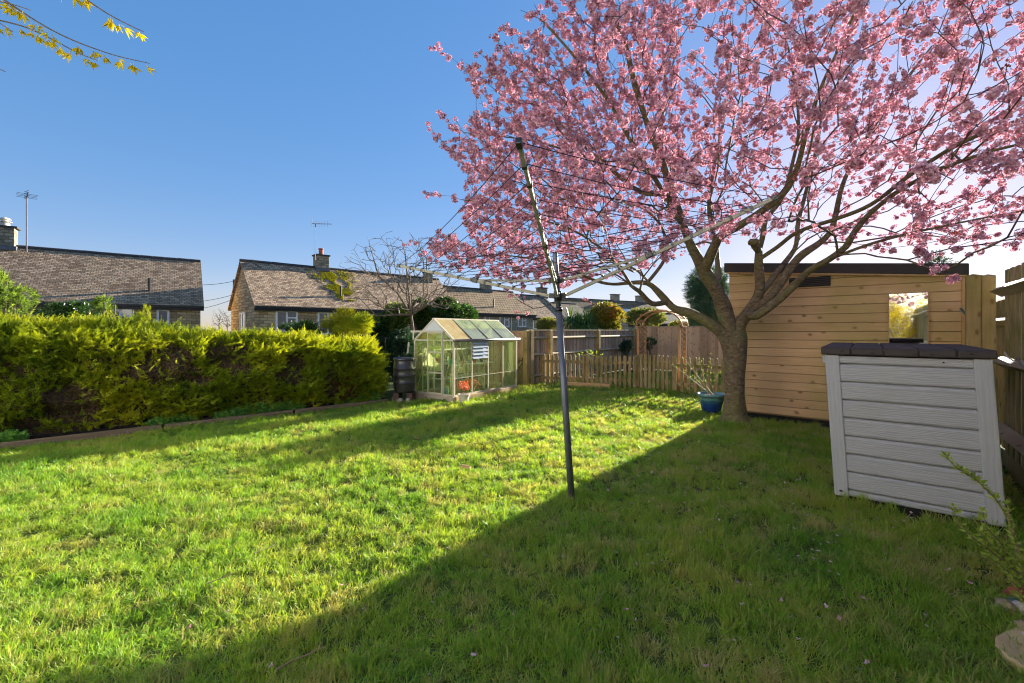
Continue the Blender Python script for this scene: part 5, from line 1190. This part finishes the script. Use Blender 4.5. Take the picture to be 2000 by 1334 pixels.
shrub('leafy_shrub', 10, 575, 8.2, (.42, .4, .40), 550, 'bright', 'pale green leafy shrub above the hedge at the left edge of the photo', sp_sm, 1.6, clump=7)
shrub('leafy_shrub', 208, 598, 8.2, (.12, .2, .18), 120, 'bright', 'small upright leafy shoot above the hedge below the left bungalow window', sp_sm, 1.3, clump=4)
shrub('photinia_bush', 1180, 625, 18.5, (1.0, .9, .78), 3200, 'redbush', 'rounded bush with reddish tips behind the enclosure fence', sp_sm, 2.3, clump=14)
shrub('photinia_bush', 1072, 640, 17.5, (.55, .5, .35), 900, 'olive', 'small olive bush left of the spiky tree, beside the airer pole', sp_sm, 2.0, clump=7)
shrub('olive_bush', 1258, 618, 22, (1.0, .6, .42), 1100, 'olive', 'loose olive bush behind the left side of the rose arch', sp_sm, 2.6, clump=9)
shrub('olive_bush', 1345, 636, 17, (.75, .5, .45), 1000, 'olive', 'yellowish green bush behind the right side of the rose arch', sp_sm, 2.0, clump=8)
shrub('cedar_tree', 1384, 575, 15.5, (.72, .8, 1.0), 2600, 'cedar', 'blue green conifer between the cherry limbs left of the shed', sp_th, 2.2, clump=18, cat='tree', stem=.07)
shrub('cedar_tree', 1392, 620, 15.0, (.9, .7, .5), 1300, 'cedar', 'lower spreading conifer growth behind the back fence next to the cherry trunk', sp_th, 2.0, clump=10, cat='tree', stem=.05)
shrub('tree_top', 1822, 508, 22, (1.0, .7, .40), 260, 'cedar', 'sparse tree top showing above the shed roof', sp_sm, 1.8, clump=7, cat='tree')
g = V(*X(1222, 678, 14.5)); shrub('evergreen_bush', 1222, 678, 14.3, (.22, .2, .28), 300, 'bluegreen', 'blue green shrub in the corner of the picket enclosure', sp_sm, 1.3, clump=5)
shrub('evergreen_bush', 1271, 672, 13.9, (.17, .2, .18), 200, 'laurel', 'small dark shrub against the warm back fence inside the enclosure', sp_sm, 1.2, clump=4)
shrub('twiggy_shrub', 1152, 694, 12.0, (.5, .3, .2), 50, 'sapleaf', 'budding twiggy shrub on the left fence of the enclosure', sp_sm, .7, clump=6, stem=.008)
# spiky tree
c = W(1130, 636, 17); root = empty('cabbage_palm', V(c.x, c.y, 0), 'spiky sword leaved tree behind the enclosure fence beside the airer pole', 'tree')
MB().tube([V(c.x, c.y, 0), c], [.14, .10], 10).build('trunk', MT['bareb'], root)
qd = []
for cc, n in ((c, 230), (c + V(-.3, .2, .15), 120), (c + V(.32, .1, .1), 120)):
    for _ in range(n):
        a_ = uni(0, 6.28); el = math.asin(uni(-.35, 1)); d = V(math.cos(a_) * math.cos(el), math.sin(a_) * math.cos(el), math.sin(el)); l = uni(.55, .85); _, s, u = frame(d)
        prev = None; w_ = .022
        pts = [cc + d * l * t - Z * (t ** 2.2) * l * (.45 * math.cos(el) + .05) for t in (0, .4, .75, 1)]
        ws = (w_ * .6, w_, w_ * .7, .003)
        for i in range(3): qd.append([tuple(pts[i] - s * ws[i]), tuple(pts[i] + s * ws[i]), tuple(pts[i + 1] + s * ws[i + 1]), tuple(pts[i + 1] - s * ws[i + 1])])
v, q, m = quads(qd); np_mesh('leaves', v, q, m, MT['sword'], root)

# ------------------------------------------------------------ forsythia overhead at the left, and behind the camera
def forsythia(base, stems, lab, dens=26, extra=0, spread=1.0):
    base = Vector(base); root = empty('forsythia_shrub', base, lab, 'shrub'); b = MB(); P, D = [], []
    for st in stems:
        pts = [Vector(p) for p in st]; sm = []
        for i in range(len(pts) - 1):
            p0, p1, p2, p3 = pts[max(i - 1, 0)], pts[i], pts[i + 1], pts[min(i + 2, len(pts) - 1)]
            for k in range(8):
                t = k / 8; sm.append(.5 * ((2 * p1) + (p2 - p0) * t + (2 * p0 - 5 * p1 + 4 * p2 - p3) * t * t + (-p0 + 3 * p1 - 3 * p2 + p3) * t ** 3))
        sm.append(pts[-1]); b.tube(sm, np.concatenate([np.linspace(.009, .0022, len(sm) - 20), np.linspace(.0021, .0009, 20)]) if len(sm) > 30 else np.linspace(.006, .001, len(sm)), 6)
        ln = 0
        for a_, c_ in zip(sm, sm[1:]):
            ln += (c_ - a_).length
            if ln > .038:
                ln = 0
                if random.random() < .95 and a_.z > .6:
                    for _ in range(random.choice((1, 2, 2, 3))): P.append(tuple(a_ + V(uni(-.006, .006), uni(-.006, .006), -.008))); D.append((uni(-.7, .9), uni(-.7, .7), uni(-1.2, -.2)))
    b.build('stems', MT['stem'], root)
    tm = []
    for k in range(4):
        q = [xf(leaf(.021, .0062, .3), V(math.cos(a_) * .5, 1, math.sin(a_) * .5), (0, .006, 0)) for a_ in (0.2, 1.8, 3.3, 4.9)] + [xf(leaf(.010, .003), V(0, 1, .2), (0, 0, 0))]; tm.append(quads(q))
    crown_cloud('flowers', MT['yellow'], tm, P, D, rng.uniform(.9, 1.4, len(P)), root); return root
fb = V(-2.5, .75, 0); Yd = 1.30
fs = [[fb, fb + V(.15, .1, 1.3), W(-190, -60, 1.45), W(-60, 20, 1.40), W(55, 55, 1.36), W(150, 102, 1.33), W(190, 118, 1.32)],
      [fb, fb + V(.1, .15, 1.4), W(-200, -150, 1.35), W(-20, -20, 1.3), W(100, 58, 1.28), W(205, 102, 1.26), W(293, 124, 1.25)],
      [fb, fb + V(.2, .1, 1.5), W(-120, -260, 1.2), W(60, -80, 1.15), W(170, 0, 1.13), W(225, 35, 1.12), W(282, 63, 1.11)],
      [fb, fb + V(.0, .1, 1.2), W(-220, -60, 1.3), W(-80, -10, 1.2), W(10, 5, 1.15), W(60, 20, 1.12)],
      [fb, fb + V(.05, .2, 1.0), W(-260, 60, 1.35), W(-90, 95, 1.2), W(10, 140, 1.15)],
      [fb, fb + V(-.1, .2, 1.0), W(-240, 0, 1.25), W(-60, 20, 1.15), W(25, 62, 1.1)]]
for _ in range(12):
    e = fb + V(uni(-.9, .4), uni(-.9, .3), uni(1.3, 2.6)); fs.append([fb + V(uni(-.1, .1), uni(-.1, .1), 0), fb.lerp(e, .5) + V(0, 0, .3), e, e + V(uni(-.3, .2), uni(-.3, .2), -.1)])
forsythia(fb, fs, 'forsythia shrub with yellow flowers on thin arching stems in the top left corner')
fb2 = L(.95, -1.6); fs = []
for _ in range(60):
    e = fb2 + V(uni(-.9, .9), uni(-.6, .6), uni(1.2, 2.7)); fs.append([fb2 + V(uni(-.15, .15), uni(-.15, .15), 0), fb2.lerp(e, .5) + V(0, 0, .2), e, e + V(uni(-.25, .25), uni(-.2, .2), -.12)])
rt_ = forsythia(fb2, fs, 'dense yellow forsythia shrub seen only in the shed mirror')
P, D = blob_points(fb2 + Z * 1.6, (1.0, .8, 1.2), 9000, clump=16, zmin=.3)
crown_cloud('flowers', MT['yellow'], [quads([xf(leaf(.022, .009, .3), V(math.cos(a_) * .7, 1, math.sin(a_) * .7), (0, 0, 0)) for a_ in (0.2, 1.8, 3.3, 4.9)])], P, D, 1.3, rt_)
# unseen house added behind the viewpoint; its pale wall bounces sun into the shade
hr = empty('house', L(-3, -3.4), 'unseen pale house added behind the viewpoint to bounce sunlight into the shaded garden', 'house')
MB().box(L(-4, -5.9, 2.45), (15, 5, 5.1), (U, A, Z)).build('wall', MT['render'], hr)
MB().prism([L(-11.9, -3.0, 4.9), L(-11.9, -5.9, 6.9), L(-11.9, -8.8, 4.9)], U * 15.8).build('roof', MT['roof_brown'], hr)
for p_, w_, z0, z1 in ((-9.5, 1.6, .95, 2.1), (-5.4, 2.2, .05, 2.1), (-1.6, 1.5, .95, 2.1), (1.8, 1.2, .95, 2.1), (-9.5, 1.6, 3.2, 4.3), (-5.4, 1.3, 3.2, 4.3), (-1.6, 1.5, 3.2, 4.3)):
    b = MB()
    for z in (z0, z1): b.box(L(p_, -3.39, z), (w_ + .08, .08, .08), (U, A, Z))
    for k in range(3): b.box(L(p_ - w_ / 2 + w_ * k / 2, -3.385, (z0 + z1) / 2), (.08, .08, z1 - z0), (U, A, Z))
    f = b.build('window', MT['white'], hr); MB().box(L(p_, -3.39, (z0 + z1) / 2), (w_, .03, z1 - z0), (U, A, Z)).build('pane', MT['pane'], f)

# ------------------------------------------------------------ foreground right: sapling, stones, slab
root = empty('sapling', V(2.75, 2.2, 0), 'thin sapling twigs with fresh lime leaves in front of the right corner of the box', 'sapling')
b = MB(); P, D = [], []
for pts in ([(1990, 1110, 2.35), (1975, 1020, 2.35), (1945, 975, 2.33), (1905, 935, 2.30), (1870, 915, 2.28), (1848, 893, 2.26)], [(1990, 1130, 2.35), (1955, 1060, 2.2), (1925, 1030, 2.15), (1920, 1000, 2.15)], [(2010, 1180, 2.3), (1960, 1090, 2.25), (1935, 1065, 2.2), (1915, 1040, 2.15)],
            [(2030, 1150, 2.3), (1990, 1075, 2.3), (1972, 1030, 2.3), (1968, 985, 2.3)], [(1990, 1120, 2.3), (1900, 1050, 2.2), (1868, 1015, 2.2), (1862, 990, 2.2)], [(2030, 1190, 2.3), (1985, 1130, 2.2), (1950, 1100, 2.15), (1925, 1085, 2.1)], [(2040, 1160, 2.2), (2000, 1120, 2.2), (1985, 1095, 2.2)], [(2020, 1200, 2.2), (1990, 1160, 2.1), (1970, 1125, 2.1)]):
    w_ = [W(*p) for p in pts]; b.tube([V(2.75 + uni(-.04, .04), 2.2 + uni(-.04, .04), -.02)] + w_, np.linspace(.006, .0018, len(w_) + 1), 6)
    for a_, c_ in zip(w_, w_[1:]):
        n = max(2, int((c_ - a_).length / .032))
        for k in range(n): P.append(tuple(a_.lerp(c_, (k + 1) / n))); D.append(tuple((c_ - a_).normalized() + V(uni(-.3, .3), uni(-.3, .3), .9)))
b.build('stems', MT['palestem'], root); crown_cloud('leaves', MT['sapleaf'], [sprig_temp(6, .032, .014, .008, 1.3) for _ in range(3)], P, D, rng.uniform(.8, 1.25, len(P)), root)
def stone(px, py, r, sq, m, lab):
    g = G(px, py + 8); g.z = r[2] * .5; b = MB(); n = 12
    for i in range(n + 1):
        for j in range(18):
            th = math.pi * i / n; ph = 2 * math.pi * j / 18; d = V(math.sin(th) * math.cos(ph), math.sin(th) * math.sin(ph), math.cos(th)); k = 1 + .28 * noise.noise(d * 1.6 + g * 9)
            b.v.append((g.x + d.x * r[0] * k, g.y + d.y * r[1] * k, g.z + d.z * r[2] * k))
    for i in range(n):
        for j in range(18): b.f.append((i * 18 + j, i * 18 + (j + 1) % 18, (i + 1) * 18 + (j + 1) % 18, (i + 1) * 18 + j)); b.m.append(0)
    o = b.build('stone', MT[m], smooth=True, loc=V(g.x, g.y, 0)); tag(o, lab, 'stone', 'stones at the border edge')
stone(1992, 1160, (.075, .04, .04), 1, 'stoneC', 'reddish brick like stone topmost at the right edge of the lawn')
stone(1966, 1185, (.04, .05, .035), 1, 'stoneA', 'dull ochre stone half hidden in grass at the right edge')
stone(1976, 1170, (.05, .028, .02), 1, 'stoneD', 'flat green grey stone beside the reddish one at the right edge')
stone(1996, 1190, (.035, .045, .035), 1, 'stoneB', 'pink and white mottled stone at the right edge')
stone(1996, 1222, (.03, .028, .028), 1, 'stoneA', 'round ochre pebble lowest of the stones at the right edge')
stone(2002, 1246, (.03, .03, .025), 1, 'stoneB', 'small pale pebble just above the sandstone slab at the right edge')
b = MB(); g = G(2080, 1300); poly = []
for i in range(16):
    a_ = -i * 6.283 / 16; r_ = (.27 + .05 * noise.noise(V(math.cos(a_), math.sin(a_), 3))); poly.append(g + V(.03 + math.cos(a_) * r_, math.sin(a_) * r_ * .72, .0))
b.prism([p + Z * -.02 for p in poly], Z * .055); o = b.build('stepping_stone', MT['slab'], bevel=.008, loc=g); tag(o, 'worn sandstone slab set in the grass in the bottom right corner', 'paving slab')
g = G(910, 922); b = MB(); d = V(.9, -.45, 0).normalized(); b.beam(g - d * .055 + Z * .05, g + d * .055 + Z * .045, .022, .016).beam(g - d * .05 + Z * .062 + V(0, .01, 0), g + d * .05 + Z * .058 + V(0, .012, 0), .012, .008)
o = b.build('wood_offcut', MT['offcut'], bevel=.002, loc=g); tag(o, 'small orange split wood offcut lying on the shaded grass', 'wood offcut')
def twig(pts, r, lab, mat='palestem'):
    w_ = [G(x, y) + Z * .05 for x, y in pts]; b = MB().tube(w_, np.linspace(r, r * .5, len(w_)), 6); k = len(w_) // 2; b.tube([w_[k], w_[k] + V(.04, .05, .02)], [r * .6, r * .3], 5); o = b.build('twig', MT[mat], loc=w_[0]); tag(o, lab, 'twig', 'fallen twigs on the lawn')
twig([(540, 1332), (575, 1312), (605, 1300), (640, 1283)], .0035, 'long pinkish fallen twig at the bottom edge of the lawn')
twig([(1162, 1203), (1172, 1190), (1168, 1172)], .004, 'short forked twig on the shaded grass below the airer pole', 'bareb')
twig([(400, 1160), (430, 1148), (462, 1135)], .003, 'thin dark twig lying on the sunny grass at lower left', 'bareb')
twig([(495, 1097), (520, 1088), (545, 1078)], .0028, 'thin pale straw twig on the sunny grass left of centre')
P, D, S = [], [], []
for _ in range(900):
    if random.random() < .75: x, y = random.gauss(2.0, 1.5), random.gauss(3.9, 1.5)
    else: x, y = random.gauss(1.5, 2.2), random.gauss(5.5, 2)
    if y < 1.5 or not in_lawn(x, y): continue
    P.append((x, y, hgt(x, y) + uni(.03, .05))); D.append((uni(-1, 1), uni(-1, 1), .1)); S.append(uni(.6, 1.3))
o = crown_cloud('fallen_petals', MT['petal'], [quads([leaf(.015, .013), xf(leaf(.014, .012), V(1, .6, .1), (0, 0, .002)), xf(leaf(.012, .01), V(-1, .5, .2), (0, 0, .003))])], P, D, S, None, twist=(0, 0, 1)); o['kind'] = 'stuff'; tag(o, 'scattered fallen pink cherry petals on the grass', 'petals')

names = {}
for o in bpy.context.scene.objects:
    if o.parent is None and o.get('category') and not o.get('group') and o.get('kind') is None: names.setdefault(o.name.split('.')[0], []).append(o)
GR = {'house': 'houses around the garden', 'closeboard_fence': 'closeboard fences round the garden', 'picket_fence': 'low picket fences', 'tv_aerial': 'tv aerials on the far roofs', 'evergreen_bush': 'evergreen bushes', 'laurel_bush': 'laurels behind the greenhouse', 'conifer_bush': 'feathery conifers behind the hedge', 'leafy_shrub': 'leafy growth above the hedge', 'photinia_bush': 'bushes behind the enclosure fence', 'olive_bush': 'olive bushes behind the rose arch', 'cedar_tree': 'blue green conifers beyond the fence', 'bare_tree': 'bare trees', 'forsythia_shrub': 'forsythia shrubs'}
for k, l in names.items():
    if len(l) > 1:
        for o in l: o['group'] = GR.get(k, k.replace('_', ' ') + 's')
